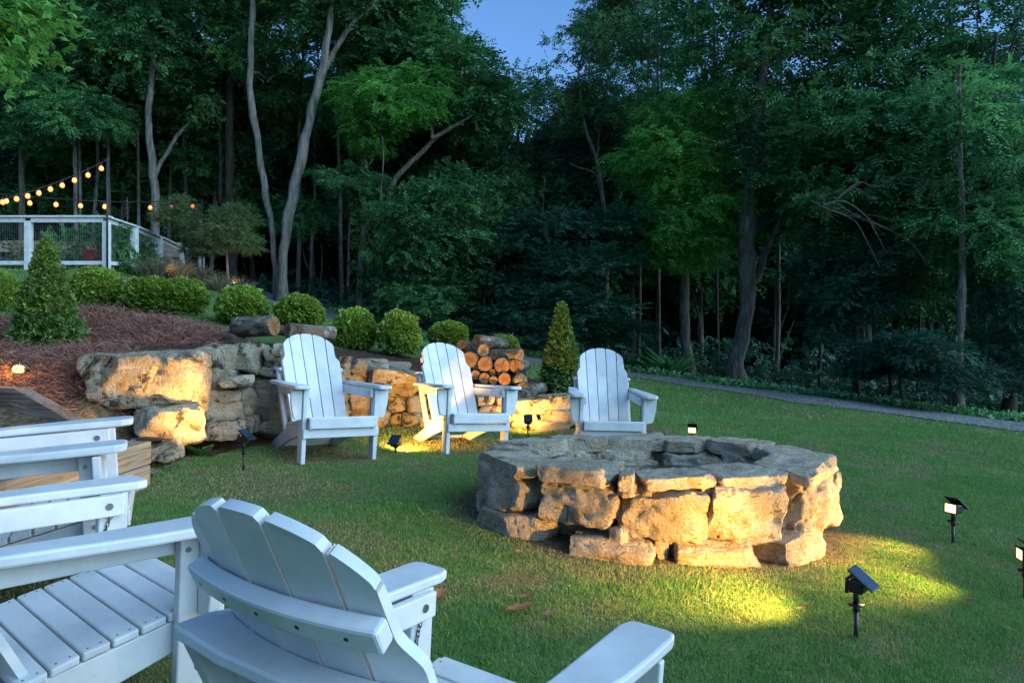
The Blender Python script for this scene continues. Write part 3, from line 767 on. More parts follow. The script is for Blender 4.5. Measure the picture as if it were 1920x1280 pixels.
CR = {
    'oak': [crown_mesh('oak_crown', 20 + i, M['leaf_a'], 2.0, .8, 34, 25, 10, .15, .045) for i in range(3)],
    'hick': [crown_mesh('hickory_crown', 40 + i, M['leaf_b'], 2.0, .85, 36, 24, 12, .17, .036, .6, .5) for i in range(3)],
    'lay': [crown_mesh('layered_crown', 60 + i, M['leaf_dark'], 2.0, .55, 40, 32, 12, .13, .04, .65, .15, .22) for i in range(2)],
    'young': [crown_mesh('walnut_crown', 70 + i, M['leaf_young'], 1.6, .9, 36, 26, 16, .13, .026, .62, .55, .35, 1.15) for i in range(2)],
    'lace': [crown_mesh('open_crown', 80 + i, M['leaf_a'], 2.2, .9, 34, 12, 9, .15, .045, .5) for i in range(2)],
    'myrtle': [crown_mesh('myrtle_crown', 90, M['leaf_myrtle'], 1.0, .75, 36, 24, 10, .06, .016, .28, .3)],
    'far': [crown_mesh('far_crown', 95 + i, M['leaf_dark'], 2.6, .8, 44, 26, 9, .26, .085, .7, .3) for i in range(2)],
}
def limb(mb, a, b, r0, r1, r=random, sag=.12, n=6, seg=6):
    a, b = Vector(a), Vector(b); L = (b - a).length
    off = Vector((r.uniform(-1, 1), r.uniform(-1, 1), r.uniform(-.2, 1))) * L * sag
    pts = []; rad = []
    for i in range(n + 1):
        t = i / n; p = a.lerp(b, t) + off * (4 * t * (1 - t)) * .6 + Vector((r.uniform(-1, 1), r.uniform(-1, 1), r.uniform(-1, 1))) * L * .018 * (0 < i < n)
        pts.append(p); rad.append(r0 + (r1 - r0) * t ** .8)
    mb.tube(pts, rad, seg)
def smooth_path(pts, n=5):
    """Catmull-Rom through (point, radius) pairs"""
    out = []; rad = []; P4 = [pts[0]] + list(pts) + [pts[-1]]
    for i in range(1, len(P4) - 2):
        for k in range(n):
            t = k / n; p0, p1, p2, p3 = (P4[i + j][0] for j in (-1, 0, 1, 2))
            q = .5 * ((2 * p1) + (p2 - p0) * t + (2 * p0 - 5 * p1 + 4 * p2 - p3) * t * t + (3 * p1 - p0 - 3 * p2 + p3) * t ** 3)
            out.append(q); rad.append(P4[i][1] * (1 - t) + P4[i + 1][1] * t)
    out.append(pts[-1][0]); rad.append(pts[-1][1]); return out, rad
def crown_part(parent, kind, world_c, size, name='crown', sq=1.0, mat=None):
    me = random.choice(CR[kind]); o = link(name, me, parent)
    o.location = Vector(world_c) - parent.location
    o.rotation_euler = (random.uniform(-.15, .15), random.uniform(-.15, .15), random.uniform(0, 6.28))
    s = size / (2.6 if kind == 'far' else 1.0 if kind == 'myrtle' else 1.6 if kind == 'young' else 2.2 if kind == 'lace' else 2.0)
    o.scale = (s * random.uniform(.9, 1.12), s * random.uniform(.9, 1.12), s * sq * random.uniform(.9, 1.1))
    return o
def gnarl(mb, a=.03):
    V = np.array([tuple(v) for v in mb.v]); q = V * np.array([3.2, 3.2, 1.5])
    V = V + np.stack([noise3(q + 3), noise3(q + 51), noise3(q + 97) * .3], 1) * a + np.stack([noise3(V * 9 + 3), noise3(V * 9 + 51), V[:, 0] * 0], 1) * a * .35
    mb.v = [tuple(v) for v in V]
def tree(label, D, trunks, crowns, bark='bark', group='trees at the edge of the wood', name='forest_tree', twigs=0, cat='tree', seg=9):
    """trunks: lists of (px, py, width px); crowns: (px, py, depth, radius m, kind, squash)"""
    px0, py0, w0 = trunks[0][0]
    root_p = onG(px0, D); root = empty(name, root_p)
    tag(root, label, cat, group)
    mb = MB(); tops = []
    for ti, tr in enumerate(trunks):
        pts = []
        for i, (px, py, w) in enumerate(tr):
            dd = D + (0 if ti == 0 else .3 * ti * (i > 0)); p = P(px, py, dd); pts.append((p, w / FPX * dd / 2))
        if ti == 0:
            b = pts[0][0].copy(); b.z = root_p.z - .25; b2 = b.copy(); b2.z = root_p.z + .05
            pts = [(b, pts[0][1] * 1.5), (b2, pts[0][1] * 1.3)] + ([(q, r) for q, r in pts if q.z > root_p.z + .3] or pts[1:])
        pp, rr = smooth_path(pts, 4)
        nz = noise3(np.array([tuple(q * 1.7) for q in pp]));
        pp = [q + Vector((nz[i] * rr[i] * .5, 0, 0)) for i, q in enumerate(pp)]
        mb.tube([q - root_p for q in pp], rr, seg); tops.append((pp, rr))
    cl = []
    for (px, py, cd, rad, kind, sq) in crowns:
        c = P(px, py, cd); cl.append((c, rad))
        crown_part(root, kind, c, rad, sq=sq)
    # limbs from the trunks into the foliage
    for c, rad in cl:
        pp, rr = min(tops, key=lambda t: min((q - c).length for q in t[0]))
        cand = [(i, q) for i, q in enumerate(pp) if q.z < c.z + .2] or [(0, pp[0])]
        i, q = min(cand, key=lambda t: (t[1] - c).length + .3 * abs(t[1].z - c.z + rad * .6))
        limb(mb, q - root_p, c - root_p, min(rr[i] * .55, .09), .018)
        for _ in range(4):
            e = c + Vector((random.uniform(-1, 1), random.uniform(-1, 1), random.uniform(-.5, .7))) * rad * .8
            limb(mb, q.lerp(c, random.uniform(.45, .95)) - root_p, e - root_p, .022, .006, n=4, seg=4)
    gnarl(mb); mb.obj('trunk', M[bark], root, True)
    return root, tops

# ------------------------------------------------------------------ the wood: trees one can tell apart, traced trunk by trunk at their depth
E_ = tree
E_('tall tree with a twisting mottled trunk and a leaning bare fork behind the fence', 20.0,
   [[(290, 365, 14), (288, 325, 15), (281, 265, 13), (279, 200, 12), (284, 150, 11), (287, 90, 10), (290, 0, 9), (292, -140, 7)],
    [(290, 335, 9), (300, 305, 8), (318, 278, 7), (340, 245, 6), (362, 220, 5), (378, 205, 4)]],
   [(270, 95, 20.4, 1.7, 'oak', .8), (325, 40, 20.6, 1.8, 'hick', .8), (235, 20, 20.5, 1.6, 'hick', .8), (300, -90, 20.4, 2.2, 'oak', .8), (345, 150, 21.2, 1.1, 'oak', .7), (255, 180, 21.5, 1.2, 'oak', .7)], 'bark_pale')
E_('slender pair-stemmed tree left of the string light pole', 21.0,
   [[(142, 430, 7), (141, 330, 7), (142, 250, 7), (144, 180, 6), (147, 100, 6), (152, -60, 5)], [(150, 420, 5), (150, 300, 5), (148, 230, 5), (156, 120, 4), (168, -20, 4)]],
   [(120, 190, 20.4, 1.35, 'hick', .7), (165, 215, 20.2, 1.2, 'hick', .7), (95, 130, 20.5, 1.2, 'oak', .7), (150, 50, 20.4, 1.6, 'hick', .8), (200, 75, 20.0, 1.3, 'hick', .8), (100, 30, 21, 1.6, 'oak', .8), (150, -90, 21, 2.0, 'oak', .8), (60, 250, 21.0, 1.1, 'oak', .6)], 'bark_pale')
E_('dim tree at the far left with two leaning grey trunks', 22.0,
   [[(40, 420, 10), (41, 330, 10), (40, 240, 9), (46, 120, 7), (50, -80, 6)], [(48, 300, 8), (57, 250, 7), (66, 205, 6), (80, 150, 5)]],
   [(40, 110, 21.5, 1.6, 'oak', .8), (20, 30, 21.6, 1.9, 'oak', .8), (75, 70, 21.8, 1.6, 'hick', .8), (20, 190, 21.6, 1.3, 'lay', .8), (40, -90, 22, 2.3, 'oak', .8), (-30, 120, 21.6, 1.8, 'oak', .8)], 'bark')
E_('tall straight dark-trunked tree between the pale forked trees', 21.5,
   [[(437, 500, 17), (432, 400, 16), (430, 300, 15), (431, 200, 14), (432, 100, 13), (436, 0, 11), (438, -140, 9)], [(414, 380, 7), (413, 250, 6), (410, 120, 6), (405, 0, 5)]],
   [(400, 60, 22, 1.7, 'lace', .8), (455, 30, 22, 1.6, 'lace', .8), (430, -80, 22, 2.3, 'oak', .8), (380, 130, 22.5, 1.5, 'lace', .8), (395, 230, 22.8, 1.4, 'oak', .8), (400, 300, 23, 1.4, 'oak', .8)], 'bark_dark')
E_('pale slim tree with a long smooth leaning trunk', 19.0,
   [[(520, 555, 12), (516, 500, 10), (508, 420, 10), (497, 365, 12), (487, 290, 12), (475, 215, 12), (469, 140, 12), (471, 60, 11), (474, 0, 10), (478, -140, 8)]],
   [(500, 55, 20.5, 1.4, 'lace', .8), (455, 90, 20.5, 1.2, 'lace', .8), (470, -100, 20, 2.0, 'oak', .8), (520, 160, 21.5, 1.2, 'lace', .7)], 'bark_pale')
E_('large pale tree leaning right with a high forked trunk', 18.6,
   [[(528, 562, 18), (530, 500, 17), (535, 430, 18), (548, 370, 20), (563, 310, 19), (577, 240, 17), (592, 180, 16), (603, 135, 17), (609, 90, 13), (617, 40, 11), (624, -30, 10), (632, -140, 8)],
    [(603, 138, 13), (622, 105, 11), (645, 65, 10), (668, 35, 8), (700, 5, 7), (735, -40, 6), (775, -100, 5)]],
   [(620, 70, 20.6, 1.6, 'lace', .8), (560, 30, 20.8, 1.5, 'lace', .8), (700, 40, 20.2, 1.8, 'oak', .8), (640, -60, 19.5, 2.4, 'oak', .8), (770, 10, 20.4, 1.5, 'oak', .8), (735, -60, 20, 2.2, 'oak', .8), (560, 400, 19.6, .8, 'oak', .8)], 'bark_pale')
ivy_root, _ = E_('ivy-clad tree with a dark limb rising to the right and a bare hanging vine', 19.0,
   [[(673, 585, 12), (676, 520, 12), (680, 450, 14), (683, 380, 11), (684, 320, 9), (683, 260, 8), (690, 200, 7), (700, 130, 6)],
    [(684, 480, 10), (700, 435, 11), (722, 395, 11), (733, 350, 11), (752, 320, 10), (790, 285, 9), (815, 258, 9), (850, 235, 7), (885, 215, 5)],
    [(812, 258, 8), (808, 225, 7), (812, 195, 5)], [(815, 255, 6), (850, 238, 6), (905, 205, 5), (925, 190, 4), (945, 160, 3)]],
   [(745, 170, 18.6, 1.15, 'young', .65), (690, 185, 18.8, .9, 'young', .7), (650, 330, 18.7, .9, 'hick', .6), (700, 240, 19, .8, 'young', .7), (830, 150, 20.2, 2.0, 'oak', .75), (770, 120, 20.6, 1.8, 'oak', .8), (900, 200, 20.4, 1.6, 'oak', .7), (935, 190, 21, 1.2, 'lace', .75), (845, 110, 21, 1.3, 'lace', .7)], 'bark')
E_('birch-like tree with a thin white trunk in the middle of the wood', 22.0,
   [[(1136, 590, 9), (1137, 430, 9), (1130, 380, 9), (1121, 310, 8), (1110, 275, 7), (1100, 245, 6), (1090, 200, 5), (1085, 130, 4)], [(1126, 335, 4), (1110, 320, 3), (1085, 312, 3), (1068, 305, 2)], [(1120, 290, 4), (1122, 262, 3), (1126, 230, 2)]],
   [(1090, 130, 22.5, 1.5, 'lace', .8), (1050, 200, 22.4, 1.2, 'lace', .8), (1130, 190, 22.4, 1.5, 'lace', .8), (1120, 70, 23, 1.2, 'lace', .8), (1170, 70, 23, 1.6, 'lace', .8), (1135, 10, 23.4, 1.1, 'lace', .9), (1190, -20, 23.4, 1.5, 'oak', .8), (1150, 40, 24, 1.2, 'oak', .8)], 'bark_pale')
E_('young walnut tree with bright drooping leaflets on a straight bare trunk', 18.9,
   [[(1290, 704, 22), (1288, 650, 20), (1284, 580, 19), (1281, 510, 17), (1276, 430, 14), (1272, 340, 11), (1275, 250, 8), (1282, 190, 5)]],
   [(1285, 230, 18.4, 1.15, 'young', .8), (1265, 310, 18.2, 1.3, 'young', .75), (1300, 380, 18.1, 1.2, 'young', .75), (1255, 420, 18.2, 1.15, 'young', .7), (1300, 455, 18.2, 1.05, 'young', .6), (1215, 300, 18.6, .95, 'young', .7), (1345, 420, 18.4, .8, 'young', .7)], 'bark')
huge_root, _ = E_('huge spreading tree with a stout leaning trunk beside the drive', 17.4,
   [[(1380, 716, 30), (1386, 660, 28), (1396, 600, 27), (1404, 540, 30), (1398, 470, 32), (1402, 420, 34), (1408, 360, 26), (1416, 280, 22), (1424, 180, 18), (1440, 60, 13), (1450, -80, 9)],
    [(1404, 535, 18), (1424, 510, 15), (1436, 470, 13), (1460, 420, 13), (1478, 370, 13), (1510, 310, 12), (1560, 260, 10), (1640, 210, 8), (1720, 180, 5)],
    [(1402, 440, 22), (1440, 405, 18), (1475, 370, 16), (1490, 320, 13), (1500, 250, 10), (1530, 160, 8), (1600, 60, 6)],
    [(1410, 350, 14), (1390, 260, 12), (1360, 170, 10), (1330, 80, 8)]],
   [(1480, 300, 17.0, 1.6, 'oak', .7), (1560, 230, 16.6, 1.8, 'hick', .75), (1650, 280, 16.2, 1.8, 'hick', .75), (1600, 370, 16.2, 1.5, 'hick', .7), (1720, 340, 16.0, 1.6, 'hick', .75), (1680, 440, 16.2, 1.3, 'hick', .7), (1760, 430, 16.2, 1.2, 'hick', .7),
    (1420, 120, 17.6, 1.9, 'lace', .8), (1500, 80, 17.4, 2.0, 'lace', .8), (1600, 110, 17, 2.0, 'lace', .8), (1690, 150, 16.8, 1.9, 'hick', .8), (1770, 210, 16.6, 1.6, 'hick', .8), (1340, 60, 18, 1.9, 'lace', .8), (1560, -20, 17.5, 2.2, 'lace', .8), (1700, 20, 17.2, 2.1, 'lace', .8), (1430, -60, 18, 2.3, 'oak', .8), (1510, 400, 17.6, 1.2, 'oak', .7), (1780, 320, 16.4, 1.3, 'hick', .8), (1640, -90, 17, 2.2, 'oak', .8)], 'bark')
E_('straight slim tree in the right background with a bare pole trunk', 13.6,
   [[(1796, 772, 17), (1797, 700, 15), (1800, 640, 14), (1804, 560, 14), (1806, 480, 12), (1804, 380, 10), (1800, 250, 8), (1800, 120, 6)]],
   [(1740, 660, 13.2, .62, 'lay', .8), (1785, 700, 13.0, .70, 'lay', .8), (1700, 640, 13.4, .5, 'lay', .8), (1815, 440, 14, 1.1, 'hick', .8), (1850, 330, 14.4, 1.4, 'hick', .8), (1800, 220, 14.6, 1.4, 'hick', .8), (1870, 480, 14.2, 1.0, 'hick', .8)], 'bark')
E_('dark tree rising out of the top at the right edge of the picture', 14.5,
   [[(1890, 780, 20), (1890, 640, 18), (1886, 500, 16), (1880, 380, 14), (1868, 260, 11), (1860, 180, 9), (1868, 60, 6)], [(1862, 190, 6), (1880, 130, 5), (1905, 60, 4)], [(1866, 200, 5), (1845, 120, 4), (1838, 60, 3)]],
   [(1900, 420, 14.5, 1.3, 'hick', .8), (1930, 560, 14, 1.1, 'lay', .8), (1880, 640, 14.2, .8, 'lay', .7), (1930, 300, 15, 1.3, 'oak', .8), (1895, 700, 14.0, .7, 'lay', .7), (1890, 40, 16, 1.4, 'lace', .8), (1840, 20, 16, 1.6, 'lace', .8), (1930, 110, 16, 1.2, 'lace', .8)], 'bark_dark')
E_('low umbrella-shaped sapling on thin stems across the drive', 14.6,
   [[(1668, 752, 6), (1668, 700, 5), (1662, 670, 4), (1655, 650, 3)], [(1690, 752, 5), (1688, 700, 4), (1690, 668, 3)]],
   [(1655, 668, 14.4, .95, 'lay', .5), (1625, 690, 14.4, .5, 'lay', .6), (1700, 690, 14.3, .5, 'lay', .6)], 'bark_dark', 'understory saplings')
E_('leafy understory tree under the limbs of the huge spreading tree', 15.6,
   [[(1608, 745, 12), (1604, 680, 10), (1606, 600, 9), (1610, 520, 7), (1615, 450, 5)]],
   [(1600, 560, 15.6, .95, 'lay', .8), (1640, 500, 15.5, .95, 'lay', .8), (1570, 610, 16, .7, 'lay', .7), (1690, 540, 15.8, .8, 'oak', .8), (1560, 500, 16.4, 1.0, 'lay', .8)], 'bark_dark', 'understory saplings')
E_('layered dark sapling behind the small cone shrub', 18.0,
   [[(1040, 650, 8), (1042, 560, 7), (1050, 460, 6), (1055, 380, 4)]],
   [(1040, 580, 17.6, 1.5, 'lay', .5), (990, 620, 17.4, 1.3, 'lay', .45), (1090, 500, 17.8, 1.5, 'lay', .5), (1040, 430, 18.2, 1.4, 'lay', .55), (1120, 610, 17.8, 1.2, 'lay', .45), (960, 540, 18.2, 1.1, 'lay', .5), (1160, 430, 18.6, 1.2, 'lay', .6)], 'bark_dark', 'understory saplings')
E_('bushy dark sapling behind the middle hedge balls', 18.2,
   [[(770, 600, 7), (772, 520, 6), (780, 440, 5), (785, 380, 4)]],
   [(790, 400, 18, 1.2, 'oak', .8), (830, 450, 17.8, 1.3, 'oak', .8), (775, 480, 18, 1.2, 'oak', .8), (830, 540, 17.8, 1.2, 'oak', .7), (780, 560, 17.6, .9, 'oak', .7), (870, 370, 18.6, 1.3, 'oak', .8), (895, 480, 18.4, 1.1, 'lay', .7)], 'bark_dark', 'understory saplings')

# ------------------------------------------------------------------ the wood behind: individual trees by depth, kept below the gap of open sky
def sky_gap(px, py):
    """True where the photograph shows open sky between the crowns"""
    return (880 < px < 1075 and py < 135) or (960 < px < 1010 and 150 < py < 300) or (px > 1880 and 140 < py < 330)
bgr = random.Random(5)
REFS = [(0, 'at the left picture edge'), (60, 'behind the far left leaning trunks'), (130, 'left of the string light pole'), (190, 'behind the string light pole'), (235, 'above the fence corner'), (262, 'behind the twisting mottled trunk'), (330, 'behind the bare leaning fork'), (390, 'above the first myrtle tree'), (400, 'left of the straight dark trunk'), (480, 'behind the pale slim trunk'),
        (540, 'between the two pale leaning trunks'), (575, 'behind the large pale leaning tree'), (610, 'right of the large pale leaning tree'), (645, 'left of the ivy-clad tree'), (680, 'directly behind the ivy-clad trunk'), (740, 'right of the hanging vine'), (800, 'behind the dark rising limb'), (860, 'above the low hedge ball by the logs'), (905, 'above the log pile'), (930, 'below the gap of open sky'), (968, 'right below the gap of open sky'), (1010, 'above the small cone shrub'), (1080, 'left of the white birch trunk'),
        (1180, 'right of the white birch trunk'), (1200, 'left of the walnut crown'), (1235, 'behind the left of the walnut crown'), (1330, 'between the walnut and the stout trunk'), (1390, 'behind the stout leaning trunk'), (1465, 'right of the stout leaning trunk'), (1540, 'under the huge spreading crown'), (1620, 'behind the umbrella-shaped sapling'), (1680, 'right of the umbrella-shaped sapling'), (1725, 'under the right of the huge crown'), (1760, 'left of the slim pole trunk'), (1848, 'right of the slim pole trunk'), (1900, 'at the right picture edge')]
def where(px): return min(REFS, key=lambda q: abs(q[0] - px))[1]
k = 0
for D, xs, top in ((25.5, (70, 190, 330, 480, 600, 740, 860, 1010, 1180, 1330, 1470, 1620, 1760, 1900), 190), (31.0, (0, 130, 260, 400, 540, 680, 800, 930, 1080, 1230, 1390, 1540, 1680, 1850), 250)):
    for px in xs:
        px0_ = px; px += bgr.uniform(-25, 25); base = onG(px, D); root = empty('forest_tree', base); dz = base.z - P(px, 640, D).z
        h_top = top + bgr.uniform(-50, 60)
        if 840 < px < 1100: h_top = max(h_top, 330 if 930 < px < 1040 else 250)
        if px > 1500: h_top += 60
        if 1780 < px: h_top = max(h_top, 420)
        tag(root, ('broadleaf tree in shade, nearer row, ' if D < 28 else 'dim tree far back in the wood, ') + where(px0_), 'tree', 'broadleaf trees deep in the wood')
        mb = MB(); pts = []
        lean = bgr.uniform(-25, 25); py0 = YH - (base.z - CAMZ) * FPX / D
        w = bgr.uniform(8, 16)
        for t in np.linspace(0, 1, 6): pts.append((P(px + lean * t, py0 + (h_top - py0) * t, D) - base + Vector((0, 0, -.2 if t == 0 else 0)), w / FPX * D / 2 * (1 - .75 * t)))
        pp, rr = smooth_path(pts, 3); mb.tube(pp, rr, 7)
        n = 6
        for j in range(n):
            t = (j + .4) / n; cy = py0 + (h_top - py0) * (.36 + .64 * t); cx = px + lean * t + bgr.uniform(-75, 75) * (1 - .35 * t)
            if sky_gap(cx, cy - 40) or sky_gap(cx, cy + 40): continue
            c = P(cx, cy, D + bgr.uniform(-1.2, 1.2)); rad = bgr.uniform(1.5, 2.3) * D / 26
            crown_part(root, 'far' if D > 28 else bgr.choice(['oak', 'lay', 'oak']), c, rad)
            limb(mb, pp[min(len(pp) - 1, int(t * .8 * len(pp)))], c - base, .05, .015, bgr)
        mb.obj('trunk', M[bgr.choice(['bark_dark', 'bark'])], root, True)
for px, D, lean, h_top, bk in ((178, 22.5, 8, -60, 'bark_pale'), (205, 21.0, -6, -80, 'bark'), (228, 24.0, 10, -40, 'bark'), (258, 22.6, 4, -70, 'bark_pale'), (318, 23, 10, -60, 'bark'), (352, 22, -12, -60, 'bark_dark'), (398, 23.5, 14, -50, 'bark_pale'), (556, 22.4, 16, -60, 'bark'), (582, 23.5, 20, -60, 'bark_pale'),
                            (640, 22.0, -10, -60, 'bark'), (652, 24.0, 14, -40, 'bark_pale'), (905, 24.0, 8, 210, 'bark'), (968, 21.5, 6, 140, 'bark_dark'), (925, 23.0, -14, 300, 'bark_pale'), (1005, 22.0, 16, 330, 'bark'), (1196, 21.0, 20, 60, 'bark'), (1232, 22.5, 10, 0, 'bark_pale'), (1238, 20.6, -6, -60, 'bark'), (1345, 22.0, -10, -60, 'bark_dark'), (1535, 19.0, 10, 120, 'bark_dark'), (1455, 19.6, 12, 40, 'bark'), (1720, 16.5, 12, 160, 'bark_dark'), (1845, 17.0, 8, 80, 'bark_pale')):
    base = onG(px, D); root = empty('slender_tree', base); tag(root, 'slender ' + {'bark_pale': 'pale', 'bark': 'grey-brown', 'bark_dark': 'blackish'}[bk] + ' trunk ' + where(px), 'tree', 'slender trunks in the wood')
    py0 = YH - (base.z - CAMZ) * FPX / D; w = bgr.uniform(5, 9); pts = []; mb = MB()
    for t in np.linspace(0, 1, 7): pts.append((P(px + lean * t + bgr.uniform(-3, 3), py0 + (h_top - py0) * t, D) - base + Vector((0, 0, -.2 if t == 0 else 0)), w / FPX * D / 2 * (1 - .55 * t)))
    pp, rr = smooth_path(pts, 4); mb.tube(pp, rr, 7)
    for j in range(2):
        t = (.66, .9)[j]; c = pp[int(t * (len(pp) - 1))] + base + Vector((bgr.uniform(-1, 1), bgr.uniform(-.5, 1), bgr.uniform(-.3, .3)))
        crown_part(root, 'lace', c, bgr.uniform(.9, 1.4)); limb(mb, pp[int(t * .9 * (len(pp) - 1))], c - base, .03, .01, bgr)
    for j in range(6):
        q = pp[int(bgr.uniform(.25, .8) * len(pp))]; limb(mb, q, q + Vector((bgr.uniform(-1, 1), bgr.uniform(-.6, .6), bgr.uniform(0, .7))), .014, .004, bgr, .15, 4, 4)
    mb.obj('trunk', M[bk], root, True)
# thicket at the forest floor and the far wood that reads as one dark mass
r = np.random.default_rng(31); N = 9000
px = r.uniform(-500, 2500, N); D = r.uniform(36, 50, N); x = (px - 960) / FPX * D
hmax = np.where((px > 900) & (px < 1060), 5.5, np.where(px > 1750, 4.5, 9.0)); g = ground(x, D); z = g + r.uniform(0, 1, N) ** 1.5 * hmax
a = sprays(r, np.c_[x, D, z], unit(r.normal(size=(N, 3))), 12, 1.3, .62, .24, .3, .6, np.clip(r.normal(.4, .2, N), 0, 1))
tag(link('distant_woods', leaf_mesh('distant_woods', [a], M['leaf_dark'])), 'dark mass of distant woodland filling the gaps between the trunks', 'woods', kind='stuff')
N = 5200; px = r.uniform(250, 2300, N); edge_x = np.array([-40, -10, -6, -3, 0, 2.5, 5, 8, 12, 40]); edge_y = np.array([26, 25, 20.5, 20, 20, 20.5, 18.6, 15.6, 13.8, 8])
D = r.uniform(0, 1, N) ** 1.5 * 7; x = (px - 960) / FPX * (19); y = np.interp(x, edge_x, edge_y) + .2 + D
z = ground(x, y) + r.uniform(0, 1, N) ** 1.8 * (.15 + np.minimum(D, 4) * .25)
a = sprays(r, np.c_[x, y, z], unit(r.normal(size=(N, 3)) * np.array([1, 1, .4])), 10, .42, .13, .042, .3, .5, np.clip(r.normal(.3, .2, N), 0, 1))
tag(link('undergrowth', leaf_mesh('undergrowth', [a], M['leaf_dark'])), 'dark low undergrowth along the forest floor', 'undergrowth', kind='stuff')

# ivy on the clad trunk, the vine ball on the bare fork, the hanging vine
r = np.random.default_rng(44); cs = []
for (x0, y0, x1, y1, n, sp) in ((676, 560, 682, 440, 60, .22), (683, 440, 686, 330, 90, .30), (686, 400, 690, 370, 40, .4), (684, 330, 690, 250, 40, .22)):
    for _ in range(n):
        t = r.uniform(); p = P(x0 + (x1 - x0) * t, y0 + (y1 - y0) * t, 19.0); cs.append(tuple(p + Vector(r.normal(size=3) * sp * .55)))
cs = np.array(cs) - np.array(ivy_root.location)
link('ivy', leaf_mesh('ivy', [sprays(r, cs, unit(r.normal(size=cs.shape)), 8, .22, .09, .04, .4, .8, np.clip(r.normal(.5, .2, len(cs)), 0, 1))], M['ivy']), ivy_root)
vr = empty('vine_clump', P(400, 205, 20.0)); tag(vr, 'bright green vine draped over the tip of the bare leaning fork', 'vine')
cs = []
for _ in range(150):
    t = r.uniform(); p = P(362 + 45 * t, 222 - 35 * math.sin(t * 2.2) + (t > .7) * r.uniform(-5, 28), 19.9); cs.append(tuple(p + Vector(r.normal(size=3) * .12)))
cs = np.array(cs) - np.array(vr.location)
link('foliage', leaf_mesh('foliage', [sprays(r, cs, unit(r.normal(size=cs.shape)), 8, .18, .075, .032, .5, .8, np.clip(r.normal(.5, .2, len(cs)), 0, 1))], M['ivy']), vr)
mb = MB(); pts = [P(716 + 3 * math.sin(i * .9), 250 + i * 24, 18.7) for i in range(14)]; b = pts[-1]; vv = empty('hanging_vine', b)
tag(vv, 'bare grey vine hanging straight down beside the ivy-clad tree', 'vine'); mb.tube([p - b for p in pts], .022, 6); mb.obj('stem', M['bark_pale'], vv, True)
# dead drooping twigs under the big crown
mb = MB(); rr_ = random.Random(3)
def deadtwig(pxs, r0):
    pts = [P(a, b, max(14.3, (17.5 if pxs[0][0] < 1500 else 14.4) - 1.6 * i)) - huge_root.location for i, (a, b) in enumerate(pxs)]; pp, rr = smooth_path([(p, r0 * (1 - .8 * i / len(pts))) for i, p in enumerate(pts)], 4); mb.tube(pp, rr, 5)
    for _ in range(9):
        i = rr_.randrange(len(pp)); e = pp[i] + Vector((rr_.uniform(.1, .7), rr_.uniform(-.3, .3), rr_.uniform(-.5, .3))); limb(mb, pp[i], e, rr[i] * .6, .004, rr_, .2, 4, 4)
for q in ([(1478, 365), (1500, 362), (1540, 385), (1600, 410), (1625, 450), (1650, 500)], [(1540, 385), (1580, 375), (1620, 400), (1640, 430), (1660, 470)], [(1600, 400), (1690, 440), (1720, 465), (1735, 490)], [(1560, 380), (1610, 340), (1640, 350), (1680, 330)], [(1690, 330), (1780, 340), (1820, 355), (1850, 370)]): deadtwig(q, .022)
tag(mb.obj('dead_branch', M['bark'], huge_root, True), 'bare pale dead branches drooping below the crown')

# ------------------------------------------------------------------ clipped shrubs
def shrub_mesh(name, seed, mat, shape, n=4600, L=.040, W=.0145, lit=.5):
    """leaves in a shell over shape(dir) -> radius vector"""
    r = np.random.default_rng(seed); d = unit(r.normal(size=(n, 3)))
    d[:, 2] = np.where(d[:, 2] < -.75, -d[:, 2], d[:, 2]); base = shape(d)
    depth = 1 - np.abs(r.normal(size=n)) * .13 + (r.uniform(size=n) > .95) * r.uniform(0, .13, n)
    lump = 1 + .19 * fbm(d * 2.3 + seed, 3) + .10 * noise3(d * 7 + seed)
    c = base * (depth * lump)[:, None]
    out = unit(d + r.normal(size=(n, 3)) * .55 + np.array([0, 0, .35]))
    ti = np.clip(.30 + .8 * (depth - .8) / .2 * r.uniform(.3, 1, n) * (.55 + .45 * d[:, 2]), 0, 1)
    return leaf_mesh(name, [sprays(r, c, out, 5, .055, L, W, -.1, .9, ti, .9)], mat)
def ball(w, h): return lambda d: d * np.array([w, w, h]) * (1 + .12 * (np.abs(d[:, :1]) * np.abs(d[:, 2:3])))
def cone(w, h):
    def f(d):
        t = np.clip((d[:, 2] + .75) / 1.75, 0, 1); rad = w * np.minimum(1, .75 + t * 1.6) * np.clip(1 - np.maximum(0, t - .22) / .80, 0.03, 1) ** .85
        hz = d[:, :2] / (np.linalg.norm(d[:, :2], axis=1, keepdims=True) + 1e-6)
        fill = np.sqrt(np.random.default_rng(4).uniform(.15, 1, len(d)))[:, None]
        return np.c_[hz * rad[:, None] * np.maximum(fill, .6), t * h - h * .5]
    return f
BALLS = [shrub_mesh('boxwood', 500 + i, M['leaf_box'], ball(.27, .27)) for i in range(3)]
stem_mb = MB()
for i in range(7):
    a = i * .9; stem_mb.tube([(.02 * math.cos(a), .02 * math.sin(a), -.30), (.06 * math.cos(a), .06 * math.sin(a), -.18), (.14 * math.cos(a), .14 * math.sin(a), .05)], [.010, .009, .005], 5)
stem_me = stem_mb.mesh('stem', M['bark'], True)
def hedge(px, py, wpx, hpx, D, label, z_to_ground=True):
    c = P(px, py, D); w = wpx / FPX * D / 2 / .27 / 1.06; h = hpx / FPX * D / 2 / .27 / 1.06
    base = Vector((c.x, c.y, G(c.x, c.y))); root = empty('boxwood_shrub', base); tag(root, label, 'shrub', 'clipped boxwood balls along the bed')
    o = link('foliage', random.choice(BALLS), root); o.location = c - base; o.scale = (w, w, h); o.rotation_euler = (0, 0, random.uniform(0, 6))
    s = link('stem', stem_me, root); s.location = Vector((0, 0, .29)); s.scale = (1, 1, max(.4, (c.z - base.z) / .32))
